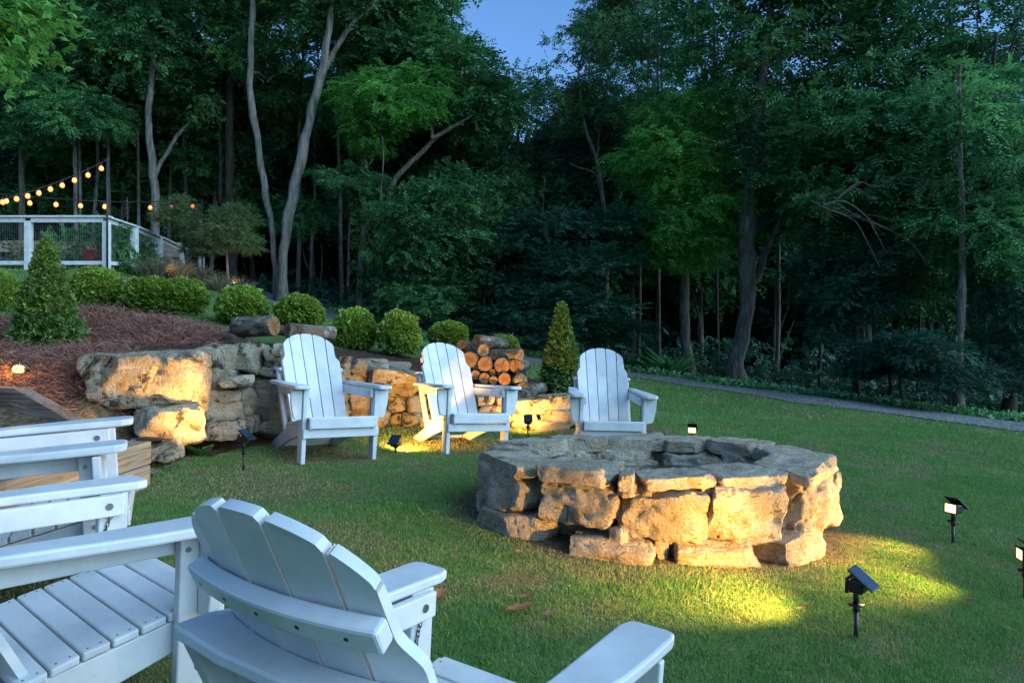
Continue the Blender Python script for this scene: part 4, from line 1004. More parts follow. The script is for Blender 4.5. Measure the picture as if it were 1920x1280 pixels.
hedge(4, 556, 62, 84, 9.2, 'clipped boxwood ball cut off by the left edge of the picture')
hedge(183, 546, 86, 80, 9.4, 'clipped boxwood ball just right of the tall cone shrub')
hedge(281, 556, 92, 66, 9.4, 'left half of the two boxwood balls grown together')
hedge(344, 557, 80, 64, 9.5, 'right half of the two boxwood balls grown together')
hedge(453, 574, 82, 68, 9.1, 'clipped boxwood ball above the lichened log with the split face')
hedge(562, 588, 80, 66, 9.1, 'clipped boxwood ball above the top of the leftmost facing chair')
hedge(665, 619, 74, 74, 8.6, 'darker boxwood ball, left of the pair between the facing chairs')
hedge(748, 627, 72, 80, 8.4, 'bright boxwood ball, right of the pair between the facing chairs')
hedge(841, 626, 68, 44, 9.4, 'low boxwood ball left of the stacked logs')
hedge(943, 646, 54, 36, 9.4, 'low boxwood ball peeping out behind the stacked logs')
def cone_shrub(px, top, bot, wpx, D, seed, label, n, mat='leaf_cone'):
    c = P(px, (top + bot) / 2, D); h = (bot - top) / FPX * D; w = wpx / FPX * D / 2
    base = Vector((c.x, c.y, G(c.x, c.y))); root = empty('cone_shrub', base); tag(root, label, 'shrub')
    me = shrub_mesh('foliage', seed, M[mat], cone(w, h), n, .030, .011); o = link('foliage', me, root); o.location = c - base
    mb = MB(); mb.tube([(0, 0, -.05), (0, 0, (c.z - base.z) + h * .42)], [.022, .006], 6)
    for i in range(26):
        t = random.uniform(.05, .8); a = random.uniform(0, 6.28); z0 = (c.z - base.z) - h * .5 + t * h; rr = w * (1 - t) * .8
        mb.tube([(0, 0, z0), (rr * math.cos(a), rr * math.sin(a), z0 + .14)], [.006, .003], 4)
    mb.obj('stem', M['bark'], root, True)
cone_shrub(88, 466, 662, 114, 6.2, 520, 'tall ragged cone shrub at the left above the boulders', 9000)
cone_shrub(1053, 580, 741, 80, 8.3, 530, 'small dense cone shrub between the log pile and the chair behind the pit', 5200)

# ------------------------------------------------------------------ logs
def log_mesh(rad, length, seed, split=False, n=22):
    r = np.random.default_rng(seed); ang = np.linspace(0, 2 * math.pi, n, endpoint=False); rings = 9; V = []
    prof = 1 + .07 * noise3(np.c_[np.cos(ang) * 1.3, np.sin(ang) * 1.3, ang * 0 + seed])
    for i in range(rings):
        t = i / (rings - 1); z = (t - .5) * length
        lump = prof * (1 + .06 * noise3(np.c_[np.cos(ang) * 2, np.sin(ang) * 2, ang * 0 + z * 5 + seed]))
        ro = rad * lump * (1 + .03 * math.sin(t * 5 + seed)); V += [(a * math.cos(w) + .02 * math.sin(z * 4 + seed) * 0, a * math.sin(w), z) for a, w in zip(ro, ang)]
    F = [(i * n + k, i * n + (k + 1) % n, (i + 1) * n + (k + 1) % n, (i + 1) * n + k) for i in range(rings - 1) for k in range(n)]; mi = [0] * len(F)
    for e, ring_, s in ((0, 0, -1), (rings - 1, rings - 1, 1)):
        b = len(V); z = (-.5 if s < 0 else .5) * length
        for k in range(n):
            x, y, _ = V[ring_ * n + k]; V.append((x * .90, y * .90, z + s * .004))
        c = len(V); V.append((0, 0, z + s * .001))
        for k in range(n):
            k2 = (k + 1) % n
            q = (ring_ * n + k, ring_ * n + k2, b + k2, b + k); F.append(q if s > 0 else q[::-1]); mi.append(0)
            q = (b + k, b + k2, c); F.append(q if s > 0 else q[::-1]); mi.append(1)
    me = bpy.data.meshes.new('log'); me.from_pydata(V, [], F)
    me.materials.append(M['bark_log']); me.materials.append(M['cut']); me.polygons.foreach_set('material_index', mi)
    at = me.attributes.new('rad', 'FLOAT', 'POINT'); at.data.foreach_set('value', [min(1.0, math.hypot(v[0], v[1]) / rad) for v in V])
    me.polygons.foreach_set('use_smooth', [m == 0 for m in mi]); me.update(); return me
def log(face_px, face_py, rpx, D, length, direction, label, seed, group='cut logs in the stacked pile', name='log'):
    """direction: unit-ish vector the log runs away from its visible cut face"""
    d = Vector(direction).normalized(); face = P(face_px, face_py, D); rad = rpx / FPX * D
    o = link(name, log_mesh(rad, length, seed)); o.location = face + d * (length / 2)
    o.rotation_euler = (-d).to_track_quat('Z', 'Y').to_euler(); tag(o, label, 'log', group); return o
LP = [(881, 672, 15, 7.86, 'large pale cut log at the left of the pile just right of the chair back', (.10, 1, 0)),
      (909, 680.5, 14.3, 7.84, 'dark-ringed cut log left of centre in the pile', (.02, 1, .02)),
      (941, 683, 15.2, 7.82, 'brightest orange cut log in the middle of the pile', (-.05, 1, 0)),
      (967, 684, 13, 7.84, 'dull cut log at the right shoulder of the pile', (.22, 1, .0)),
      (891, 701, 9.2, 7.82, 'small pale log low at the left of the pile with its bark side showing', (.12, 1, 0)),
      (908, 707, 10.4, 7.80, 'greyish weathered log in the bottom row of the pile', (0, 1, 0)),
      (925, 711, 8, 7.78, 'smallest round log in the bottom row of the pile', (.02, 1, 0)),
      (945.5, 708.5, 11.8, 7.78, 'rounded orange log in the bottom row of the pile', (.0, 1, 0)),
      (924, 696, 7.2, 7.86, 'little glowing log wedged in the gap at the centre of the pile', (0, 1, 0)),
      (906, 655, 12.8, 7.92, 'pale cut log lying slanted across the top of the pile', (-.55, 1, .0)),
      (893.5, 634.5, 10.4, 8.00, 'hollow-faced log at the very top of the pile', (.75, .8, -.12)),
      (867, 643.5, 8.8, 8.10, 'log standing proud at the top left of the pile above the chair back', (.05, 1, -.05)),
      (858, 653, 7.6, 8.10, 'half hidden log at the left end of the pile behind the chair', (.05, 1, 0)),
      (925, 664.5, 8.2, 7.96, 'small log end tucked under the slanted log on the right', (.2, 1, .05)),
      (917, 645, 6.2, 8.06, 'small log end just behind the topmost log', (.1, 1, 0)),
      (977, 662, 10.8, 7.86, 'long dark log whose cut end juts out to the right of the pile', (-.85, .55, -.03))]
for i, (a, b, rp, D, lab, d) in enumerate(LP): log(a, b, rp, D, .62 if i == 15 else .46, d, lab, 600 + i)
log(958, 700, 12, 8.15, .4, (.3, 1, 0), 'bark-covered log behind the right foot of the pile', 640)
log(900, 725, 11, 7.95, .5, (.9, .5, 0), 'log half buried under the middle of the pile', 641)
log(945, 728, 11, 7.95, .5, (.9, .4, 0), 'log half buried under the right of the pile', 642)
log(868, 700, 14, 8.05, .45, (.1, 1, 0), 'bark-sided log behind the arm of the middle facing chair', 643)
log(868, 724, 13, 8.05, .45, (.1, 1, 0), 'lowest log behind the arm of the middle facing chair', 644)
def splinter(px, py, w, h, D, seed, lab, rot):
    o = link('split_log', np_mesh('split_log', *stone_verts((w / FPX * D, .3, h / FPX * D), seed, 8, lump=.2, cuts=6, k=5, rough=.01), M['bark_log'])); o.location = P(px, py, D); o.rotation_euler = (0, rot, .2)
    tag(o, lab, 'log', 'cut logs in the stacked pile')
splinter(973, 708, 26, 20, 7.9, 650, 'ragged split log at the lower right of the pile', .5)
splinter(976, 722, 24, 18, 7.85, 651, 'dark splintered log under the ragged one at the right of the pile', .9)
splinter(986, 737, 36, 18, 7.8, 652, 'reddish split log lying on the wall right of the pile', .15)
log(514, 609, 20, 6.75, .42, (-.95, .30, -.02), 'thick lichened log with a split orange end above the wall', 660, 'big logs lying on the wall')
log(437, 618, 22, 6.9, .26, (.25, .3, -.9), 'lichened stump standing upright beside the split log', 661, 'big logs lying on the wall', 'log_stump')
log(539, 617, 14, 7.0, .5, (.70, .70, -.05), 'dark hollow-faced log behind the leftmost facing chair', 662, 'big logs lying on the wall')
log(600, 629, 10, 7.2, .75, (-.85, .45, .12), 'long thin lichened log poking out above the leftmost facing chair', 663, 'big logs lying on the wall')

# ------------------------------------------------------------------ pine straw and mulch
_, _ = strip('mulch_bed', [(-2.75, 5.2), (-2.5, 6.2), (-1.6, 7.75), (-.4, 8.25), (.6, 8.25), (1.0, 8.1)], 1.25, M['mulch'], .02, .25, 90, 13)
r = np.random.default_rng(71)
def straw_h(x, y):
    q = np.stack([x, y, x * 0], 1); m = np.zeros(len(x))
    for cx, cy, sx, sy, h in ((-4.3, 7.2, 1.0, .75, .26), (-3.55, 7.0, .6, .6, .22), (-4.05, 5.75, .55, .55, .20), (-3.75, 5.35, .6, .45, .14), (-3.3, 5.3, .5, .4, .10), (-4.6, 5.4, .8, .5, .2), (-5.2, 6.2, .9, .9, .3)):
        m = np.maximum(m, h * np.exp(-((x - cx) / sx) ** 2 - ((y - cy) / sy) ** 2))
    return m * (1 + .35 * noise3(q * 2.3)) + .015 * noise3(q * 7)
xs = np.linspace(-6.6, -1.9, 110); ys = np.linspace(4.75, 8.7, 90); X, Y = np.meshgrid(xs, ys)
m0 = straw_h(X.ravel(), Y.ravel()); Zs = ground(X, Y).ravel() + m0 - .035
id_ = np.arange(X.size).reshape(X.shape); F = np.stack([id_[:-1, :-1], id_[:-1, 1:], id_[1:, 1:], id_[1:, :-1]], -1).reshape(-1, 4)
F = F[(m0[F].min(1) > .022)]
tag(link('pine_straw_bed', np_mesh('pine_straw_bed', np.c_[X.ravel(), Y.ravel(), Zs], F, M['mulch'])), kind='structure')
N = 150000; x = r.uniform(-6.6, -1.9, N); y = r.uniform(4.75, 8.7, N); m0 = straw_h(x, y); k = (m0 > .03 * r.uniform(.6, 1.6, N)); x, y, m0 = x[k], y[k], m0[k]; N = len(x)
c = np.c_[x, y, ground(x, y) + m0 - .03 + np.abs(r.normal(size=N)) * .02]
a = r.uniform(0, 6.28, N); el = r.normal(.1, .28, N); d = np.c_[np.cos(a) * np.cos(el), np.sin(a) * np.cos(el), np.sin(el)]
L = r.uniform(.08, .2, N)[:, None]; bend = r.normal(size=(N, 3)) * .03; s = unit(np.cross(d, r.normal(size=(N, 3)))) * .0021
V = np.stack([c - s, c + s, c + d * L * .5 + bend + s, c + d * L * .5 + bend - s, c + d * L + bend * .2], 1).reshape(-1, 3); b = np.arange(N)[:, None] * 5
tag(link('pine_straw', np_mesh('pine_straw', V, [b + np.array([[0, 1, 2, 3]]), b + np.array([[3, 2, 4]])], M['straw'], smooth=False, attrs={'tint': np.repeat(np.clip(r.normal(.45, .25, N), 0, 1), 5)})),
    'heap of reddish brown pine straw mulch behind the boulders', 'pine straw', kind='stuff')

# ------------------------------------------------------------------ timber steps at the left
def timber(name, a, b, z0, z1, thick, parent, bev=.006, cutz=None, mt='timber'):
    a, b = Vector(a), Vector(b); d = b - a; L = d.length; mb = MB()
    if cutz is None: mb.box((0, -thick / 2, z0), (L, thick / 2, z1))
    else:
        Mx = Matrix(((1, 0, 0, 0), (0, 0, -1, thick / 2), (0, 1, 0, 0), (0, 0, 0, 1))); mb.prism(cutz, 0, thick, Mx)
    o = mb.obj(name, M[mt], parent, False, bev); o.location = Vector((a.x, a.y, 0)) - Vector((parent.location.x, parent.location.y, 0)); o.rotation_euler = (0, 0, math.atan2(d.y, d.x)); return o
g0 = G(-2.2, 4.2); st = empty('timber_step', (-2.25, 3.6, 0)); tag(st, 'low step framed in tan landscape timbers beside the boulders', 'step')
timber('timber', (-2.22, 2.5), (-2.22, 3.43), g0 - .2, g0 + .125, .13, st); timber('timber', (-2.22, 3.436), (-2.22, 4.30), g0 - .2, g0 + .125, .13, st)
timber('timber', (-2.235, 2.5), (-2.235, 4.32), g0 + .128, g0 + .262, .15, st)
timber('timber', (-2.32, 4.30), (-3.7, 4.42), g0 - .1, g0 + .26, .13, st)
up = empty('timber_stringer', (-3.0, 4.9, 0)); tag(up, 'weathered stair timber with a sloping top edge at the far left', 'timber')
z1 = P(40, 722, 4.95).z; z2 = P(150, 784, 4.75).z
timber('timber', (-4.6, 5.05), (-2.84, 4.72), 0, 0, .12, up, .006, [(0, z2 - .25), (1.79, z2 - .12), (1.79, z2), (1.36, z1), (0, z1 + .02)], 'timber_old')
# gravel and litter filling the step
xs = np.linspace(-3.9, -2.3, 30); ys = np.linspace(2.4, 4.9, 40); X, Y = np.meshgrid(xs, ys); q = np.stack([X.ravel(), Y.ravel(), X.ravel() * 0], 1)
Zs = g0 + .205 + .02 * noise3(q * 4) + sstep(-2.6, -3.9, X.ravel()) * .10
id_ = np.arange(X.size).reshape(X.shape); F = np.stack([id_[:-1, :-1], id_[:-1, 1:], id_[1:, 1:], id_[1:, :-1]], -1).reshape(-1, 4)
tag(link('gravel_tread', np_mesh('gravel_tread', np.c_[X.ravel(), Y.ravel(), Zs], F, M['mulch'])), kind='structure')
peb = _CG[6]; Vp, Fp = [], []; b = 0
for i in range(420):
    w, F = stone_verts((1, .8, .55), 900 + i % 12, 6, lump=.15); s = random.uniform(.012, .035); x, y = random.uniform(-3.8, -2.35), random.uniform(2.6, 4.7)
    ca, sa = math.cos(i), math.sin(i); w = np.c_[w[:, 0] * ca - w[:, 1] * sa, w[:, 0] * sa + w[:, 1] * ca, w[:, 2]]
    Vp.append(w * s + np.array([x, y, g0 + .215 + .10 * float(sstep(-2.6, -3.9, np.array(x)))])); Fp.append(F + b); b += len(w)
tag(link('pebbles', np_mesh('pebbles', np.concatenate(Vp), np.concatenate(Fp), M['gravel'])), 'pebbles and leaf litter filling the timber step', 'pebbles', kind='stuff')

# ------------------------------------------------------------------ garden fence, string lights, garden
FC = Vector((-8.77, 15.6, 0))
def at_g(x, y): return G(x, y)
fz_top = P(200, 404, 15.6).z; fz_bot = P(200, 495, 15.6).z
fence = empty('garden_fence', (FC.x, FC.y, at_g(FC.x, FC.y))); tag(fence, 'white painted garden fence with wire mesh panels on the hillside', 'fence')
def fpart(name, mb, mat='white_wood', bevel=.006):
    o = mb.obj(name, M[mat], fence, False, bevel); o.location = -fence.location; return o
post_x = [FC.x, P(54, 450, 15.6).x, P(54, 450, 15.6).x - 1.65, P(54, 450, 15.6).x - 3.3]
for px_ in post_x:
    mb = MB(); mb.box((px_ - .065, 15.535, at_g(px_, 15.6) - .2), (px_ + .065, 15.665, fz_top - .10)); fpart('post', mb)
mb = MB(); mb.box((post_x[-1] - .1, 15.50, fz_top - .03), (FC.x + .09, 15.70, fz_top + .01)); fpart('cap_rail', mb)
for a, b in zip(post_x[1:], post_x[:-1]):
    mb = MB(); mb.box((a + .067, 15.55, fz_top - .135), (b - .067, 15.59, fz_top - .034)); fpart('top_rail', mb)
    mb = MB(); mb.box((a + .067, 15.55, fz_bot), (b - .067, 15.59, fz_bot + .085)); fpart('bottom_rail', mb)
def wires(p0, p1, zt0, zt1, zb0, zb1):
    mb = MB(); p0, p1 = Vector(p0), Vector(p1); L = (p1 - p0).length; n = int(L / .05); 
    for i in range(n + 1):
        t = i / n; p = p0.lerp(p1, t); mb.tube([(p.x, p.y, zb0 + (zb1 - zb0) * t), (p.x, p.y, zt0 + (zt1 - zt0) * t)], .0013, 4, cap=False)
    m_ = 12
    for j in range(1, m_):
        s = j / m_; mb.tube([(p0.x, p0.y, zb0 + (zt0 - zb0) * s), (p1.x, p1.y, zb1 + (zt1 - zb1) * s)], .0013, 4, cap=False)
    fpart('wire_mesh', mb, 'wire', 0)
for a, b in zip(post_x[1:], post_x[:-1]): wires((a, 15.60, 0), (b, 15.60, 0), fz_top - .13, fz_top - .13, fz_bot + .08, fz_bot + .08)
side = [(FC.x, 15.6, fz_top, fz_bot)]
for px_, D, yt, yb in ((252, 16.9, 421, 498), (298, 18.4, 441, 503), (343, 20.6, 462, 510), (378, 22.0, 474, 517)):
    q = P(px_, yt, D); side.append((q.x, q.y, q.z, P(px_, yb, D).z))
for (x, y, zt, zb) in side[1:]:
    mb = MB(); mb.box((x - .07, y - .07, min(zb, at_g(x, y)) - .2), (x + .07, y + .07, zt - .03)); fpart('post', mb)
for (a, b) in zip(side[:-1], side[1:]):
    for nm, zz0, zz1, h, w in (('cap_rail', a[2], b[2], .04, .09), ('top_rail', a[2] - .045, b[2] - .045, .09, .02), ('bottom_rail', a[3] + .09, b[3] + .09, .085, .02)):
        mb = MB(); V = []
        for (x, y, z) in ((a[0], a[1] + .07, zz0), (b[0], b[1] - .02, zz1)):
            V += [(x - w, y, z - h), (x + w, y, z - h), (x + w, y, z), (x - w, y, z)]
        mb.add(V, [(0, 1, 2, 3), (7, 6, 5, 4), (0, 4, 5, 1), (1, 5, 6, 2), (2, 6, 7, 3), (3, 7, 4, 0)]); fpart(nm, mb)
    wires((a[0], a[1], 0), (b[0], b[1], 0), a[2] - .12, b[2] - .12, a[3] + .06, b[3] + .06)
def pole(px_, ytop, D, lab):
    t = P(px_, ytop, D); b = Vector((t.x, t.y, at_g(t.x, t.y))); r0 = empty('light_pole', b); tag(r0, lab, 'pole', 'poles carrying the string lights')
    mb = MB(); mb.tube([(0, 0, -.1), (0, 0, t.z - b.z)], .022, 8); mb.obj('shaft', M['cable'], r0, True)
    mb = MB(); mb.tube([(0, 0, t.z - b.z - .04), (-.08, 0, t.z - b.z + .0), (-.1, 0, t.z - b.z - .05)], .008, 6); mb.obj('hook', M['cable'], r0, True)
    return t
p1 = pole(201, 295, 15.45, 'tall dark pole at the fence corner holding both light strings')
p2 = pole(379, 372, 20.6, 'shorter pole behind the small myrtle tree at the end of the lower string')
def string_lights(lab, line, bulbs):
    b0 = Vector(line[0]); r0 = empty('string_lights', b0); tag(r0, lab, 'string lights', 'string lights above the garden fence')
    mb = MB(); pts = [(Vector(p), .012) for p in line]; pp, rr = smooth_path(pts, 6); mb.tube([p - b0 for p in pp], rr, 5); mb.obj('cable', M['cable'], r0, True)
    for p in bulbs:
        top = min(pp, key=lambda q: (q.x - p.x) ** 2 + (q.y - p.y) ** 2)
        mb = MB(); mb.tube([Vector((p.x, p.y, top.z)) - b0, p + Vector((0, 0, .07)) - b0], .008, 5); mb.tube([p + Vector((0, 0, .09)) - b0, p + Vector((0, 0, .035)) - b0], .022, 8); so = mb.obj('socket', M['cable'], r0, True)
        mb = MB(); mb.tube([p + Vector((0, 0, z)) - b0 for z in (.04, .02, -.02, -.05, -.065)], [.018, .037, .047, .035, .006], 10); mb.obj('bulb', M['bulb'], so, True)
string_lights('upper string of warm bulbs swooping down to the left from the corner pole', [P(201, 298, 15.4), P(150, 322, 15.2), (P(95, 344, 15.0)), P(45, 361, 14.8), P(0, 372, 14.6), P(-80, 384, 14.3)],
              [P(a, b, 15.3 - .65 * (200 - a) / 200) for a, b in ((190, 313), (165, 325.5), (139.5, 335), (116.6, 344.7), (94.5, 351.7), (72.8, 359), (51.8, 364.5), (31, 370), (5, 376))])
string_lights('lower string of warm bulbs running level from the far pole past the corner pole', [P(379, 374, 20.5), P(290, 376, 18.2), P(202, 376, 16.0), P(87, 369, 15.6), P(0, 362, 15.3), P(-80, 354, 15.0)],
              [P(a, b, np.interp(a, [0, 202, 380], [15.3, 16.0, 20.5])) for a, b in ((361, 384), (320, 385.4), (281.7, 386.5), (196.4, 384.5), (151, 382.8), (105, 380.6), (55.8, 377.8), (12, 374))])
def leafy(name, label, px_, py_, D, rad, sq, mat, cat, n=160, L=.06, W=.024, group=None, stems=True):
    c = P(px_, py_, D); b = Vector((c.x, c.y, at_g(c.x, c.y))); r0 = empty(name, b); tag(r0, label, cat, group); rr = np.random.default_rng(int(px_ * 7 + py_))
    o = unit(rr.normal(size=(n, 3))); cs = o * np.array([rad, rad, rad * sq]) * (rr.uniform(.1, 1, (n, 1)) ** .5)
    fo = link('foliage', leaf_mesh('foliage', [sprays(rr, cs, o, 9, .2, L, W, .2, .7, np.clip(rr.normal(.5, .22, n), 0, 1))], M[mat]), r0); fo.location = c - b
    if stems:
        mb = MB()
        for _ in range(5):
            e = c - b + Vector((rr.uniform(-.5, .5) * rad, rr.uniform(-.5, .5) * rad, rr.uniform(0, .4) * rad)); limb(mb, (0, 0, -.05), e, .015, .005, random, .1, 4, 5)
        mb.obj('stem', M['bark'], r0, True)
leafy('tomato_plant', 'leafy green plant growing behind the fence above the red planter', 180, 447, 16.4, .5, 1.1, 'ivy', 'plant', 170)
leafy('garden_plant', 'low rounded plant behind the wire near the pale raised bed', 120, 462, 16.6, .42, .9, 'leaf_b', 'plant', 150)
leafy('garden_plant', 'straggly herbs behind the wire at the left end of the fence', 40, 478, 16.6, .5, .5, 'leaf_myrtle', 'plant', 130)
leafy('climbing_vine', 'vine climbing the first slanting side panel of the fence', 214, 455, 16.2, .3, 1.6, 'leaf_b', 'vine', 190)
leafy('climbing_vine', 'leafy vine spilling over the second slanting side panel of the fence', 262, 478, 17.4, .35, 1.2, 'ivy', 'vine', 190)
leafy('garden_plant', 'pale leafy plant at the foot of the slanting fence', 262, 497, 16.4, .38, .6, 'ivy', 'plant', 120)
# red planter, raised beds, shepherd hook
q = P(179, 492, 16.2); q.z = at_g(q.x, q.y)
pl = empty('red_planter', q); tag(pl, 'square red planter box behind the fence corner post', 'planter')
mb = MB(); V = [(-.15, -.15, 0), (.15, -.15, 0), (.15, .15, 0), (-.15, .15, 0), (-.19, -.19, .42), (.19, -.19, .42), (.19, .19, .42), (-.19, .19, .42)]
mb.add(V, [(0, 3, 2, 1), (4, 5, 6, 7), (0, 1, 5, 4), (1, 2, 6, 5), (2, 3, 7, 6), (3, 0, 4, 7)]); mb.obj('pot', M['red'], pl, False, .01)
mb = MB(); mb.box((-.21, -.21, .40), (.21, .21, .46)); mb.obj('rim', M['red'], pl, False, .01)
for i, (x0, x1, D, yt, lab) in enumerate(((0, 130, 17.6, 453, 'long pale wooden raised bed behind the left fence panels'), (135, 190, 18.2, 455, 'short pale wooden raised bed behind the fence corner'), (285, 350, 22.5, 455, 'pale wooden bench-height bed beyond the slanting fence'))):
    a, b = P(x0, yt, D), P(x1, yt, D); g = at_g((a.x + b.x) / 2, D); r0 = empty('raised_bed', ((a.x + b.x) / 2, D, g)); tag(r0, lab, 'raised bed', 'raised beds in the fenced garden')
    hz = a.z - g; hw = (b.x - a.x) / 2
    for j in range(3):
        z0 = hz * (.55 + .15 * j); mb = MB(); mb.box((-hw, -.4, z0), (hw, -.36, z0 + hz * .14)); mb.obj('board', M['cedar'], r0, False, .004)
    for s in (-1, 1):
        mb = MB(); mb.box((s * hw - .04, -.36, -.1), (s * hw + .04, -.28, hz)); mb.obj('leg', M['cedar'], r0, False, .004)
hk = P(228, 412, 16.8); gz_ = at_g(hk.x, hk.y); r0 = empty('shepherd_hook', (hk.x, hk.y, gz_)); tag(r0, 'thin black curved garden hook beside the fence corner', 'hook')
mb = MB(); ht = P(228, 380, 16.8).z - gz_; mb.tube([(0, 0, -.1), (0, 0, ht - .15), (.03, 0, ht - .03), (.09, 0, ht), (.14, 0, ht - .05), (.15, 0, ht - .12)], .009, 6); mb.obj('rod', M['cable'], r0, True)
fl = empty('purple_flower', (P(240, 395, 16.7).x, 16.7, at_g(-8.9, 16.7))); tag(fl, 'spike of purple blossoms standing above the fence', 'flower'); mb = MB(); fz0 = P(240, 408, 16.7).z - fl.location.z
mb.tube([(0, 0, 0), (-.02, 0, fz0 + .5)], .008, 5); mb.obj('stem', M['ornamental'], fl, True); mb = MB()
for i in range(26):
    t = i / 26; mb.tube([(.03 * math.cos(i * 2.4) - .02, .03 * math.sin(i * 2.4), fz0 + t * .42), (.055 * math.cos(i * 2.4) - .02, .055 * math.sin(i * 2.4), fz0 + t * .42 + .02)], [.012, .004], 5)
mb.obj('blossom', M['purple'], fl, True)
# concrete slab, ornamental grasses, myrtles
q = P(242, 527, 13.6); q.z = at_g(q.x, q.y); sl = link('concrete_slab', np_mesh('concrete_slab', *stone_verts((.55, .4, .14), 77, 8, lump=.04, cuts=0, k=10, rough=.004), M['concrete'])); sl.location = q + Vector((0, 0, .04)); tag(sl, 'flat grey slab lying on the grass below the fence', 'slab')
def tussock(px_, D, h, label, seed, n=420):
    b = onG(px_, D); r0 = empty('ornamental_grass', b); tag(r0, label, 'grass clump', 'ornamental grasses along the fence'); rr = np.random.default_rng(seed)
    a = rr.uniform(0, 6.28, n); sp = rr.uniform(.1, 1, n); d = np.c_[np.cos(a) * sp, np.sin(a) * sp, np.full(n, 1.1)]; d = unit(d); L = h * rr.uniform(.6, 1.2, n); s = unit(np.cross(d, rr.normal(size=(n, 3)))) * .008
    c = np.c_[np.cos(a) * sp * .12, np.sin(a) * sp * .12, a * 0 - .02]; m_ = c + d * (L * .6)[:, None]; t = m_ + unit(d * np.array([1.6, 1.6, .35])) * (L * .45)[:, None]
    V = np.stack([c - s, c + s, m_ + s * .8, m_ - s * .8, t], 1).reshape(-1, 3); bb = np.arange(n)[:, None] * 5
    link('blades', np_mesh('blades', V, [bb + np.array([[0, 1, 2, 3]]), bb + np.array([[3, 2, 4]])], M['ornamental'], smooth=False, attrs={'tint': np.repeat(np.clip(rr.normal(.5, .25, n), 0, 1), 5)}), r0)
for i, (a, D, h, lab) in enumerate(((290, 15.6, .62, 'dry grass clump at the foot of the slanting fence'), (332, 16.2, .66, 'tall grass clump beside the lit garden lamp'), (376, 16.6, .55, 'grass clump under the first myrtle tree'), (412, 16.4, .45, 'low grass clump left of the thin myrtle trunk'), (450, 17.0, .45, 'rightmost grass clump at the wood edge'), (352, 17.4, .6, 'grass clump close to the last fence posts'))): tussock(a, D, h, lab, 700 + i)
tree('small multi-stemmed myrtle tree spreading over the slanting fence', 17.4, [[(352, 520, 5), (348, 480, 4), (340, 440, 4), (332, 410, 3)], [(356, 500, 4), (368, 450, 3), (372, 410, 2)]],
     [(345, 408, 17.2, .5, 'myrtle', .9), (372, 430, 17.3, .5, 'myrtle', .9), (312, 400, 17.4, .38, 'myrtle', .8), (338, 380, 17.5, .4, 'myrtle', .8), (388, 462, 17.2, .4, 'myrtle', .8), (365, 465, 17.3, .3, 'myrtle', .8)], 'bark', 'ornamental trees by the fence', 'myrtle_tree', seg=6)
tree('small myrtle tree on one thin pale trunk at the end of the fence', 17.0, [[(428, 532, 6), (427, 500, 5), (426, 470, 4), (428, 440, 3)]],
     [(425, 425, 17.0, .62, 'myrtle', .9), (455, 450, 17.1, .5, 'myrtle', .9), (400, 455, 17.0, .45, 'myrtle', .9), (440, 400, 17.2, .45, 'myrtle', .8), (462, 410, 17.3, .35, 'myrtle', .8)], 'bark_pale', 'ornamental trees by the fence', 'myrtle_tree', seg=6)

# maple outside the left edge whose branch hangs into the corner
mroot = empty('maple_tree', (-6.3, 6.6, G(-6.3, 6.6))); tag(mroot, 'maple branch with bright green leaves hanging into the top left corner', 'tree')
mb = MB(); mb.tube([(0, 0, -.2), (.05, 0, 1.5), (0, .1, 3.4), (.1, .1, 5.5)], [.16, .13, .10, .05], 10)
tips = [P(30, 30, 6.6), P(10, 90, 6.5), P(50, 60, 6.6), P(-30, 50, 6.7), P(40, 0, 6.8), P(-20, 110, 6.5), P(60, 20, 6.7)]
for t in tips: limb(mb, (0, .1, 3.0), t - mroot.location, .035, .006)
mb.obj('trunk', M['bark'], mroot, True)
rr = np.random.default_rng(91); cs = np.concatenate([np.array(t)[None] + rr.normal(size=(34, 3)) * np.array([.17, .2, .13]) for t in tips]) - np.array(mroot.location)
def star_leaves(r, c, L):
    """five-lobed leaves: three overlapping blades each"""
    N = len(c); d0 = unit(r.normal(size=(N, 3)) * np.array([1, 1, .3]) + np.array([.3, 0, -.5])); up = unit(np.array([0, -.3, 1.0]) + r.normal(size=(N, 3)) * .5); s = unit(np.cross(d0, up)); ti = np.clip(r.normal(.5, .25, N), 0, 1); out = []
    for a, l in ((-1.15, .75), (-.55, .9), (0, 1.1), (.55, .9), (1.15, .75)):
        d = d0 * math.cos(a) + s * math.sin(a); out.append(leaf_arrays(c, d, up, L * l * r.uniform(.8, 1.2, N), L * .22 * np.ones(N), ti))
    return out
link('crown', leaf_mesh('crown', star_leaves(rr, np.repeat(cs, 3, 0) + rr.normal(size=(len(cs) * 3, 3)) * .06, .085), M['leaf_maple']), mroot)

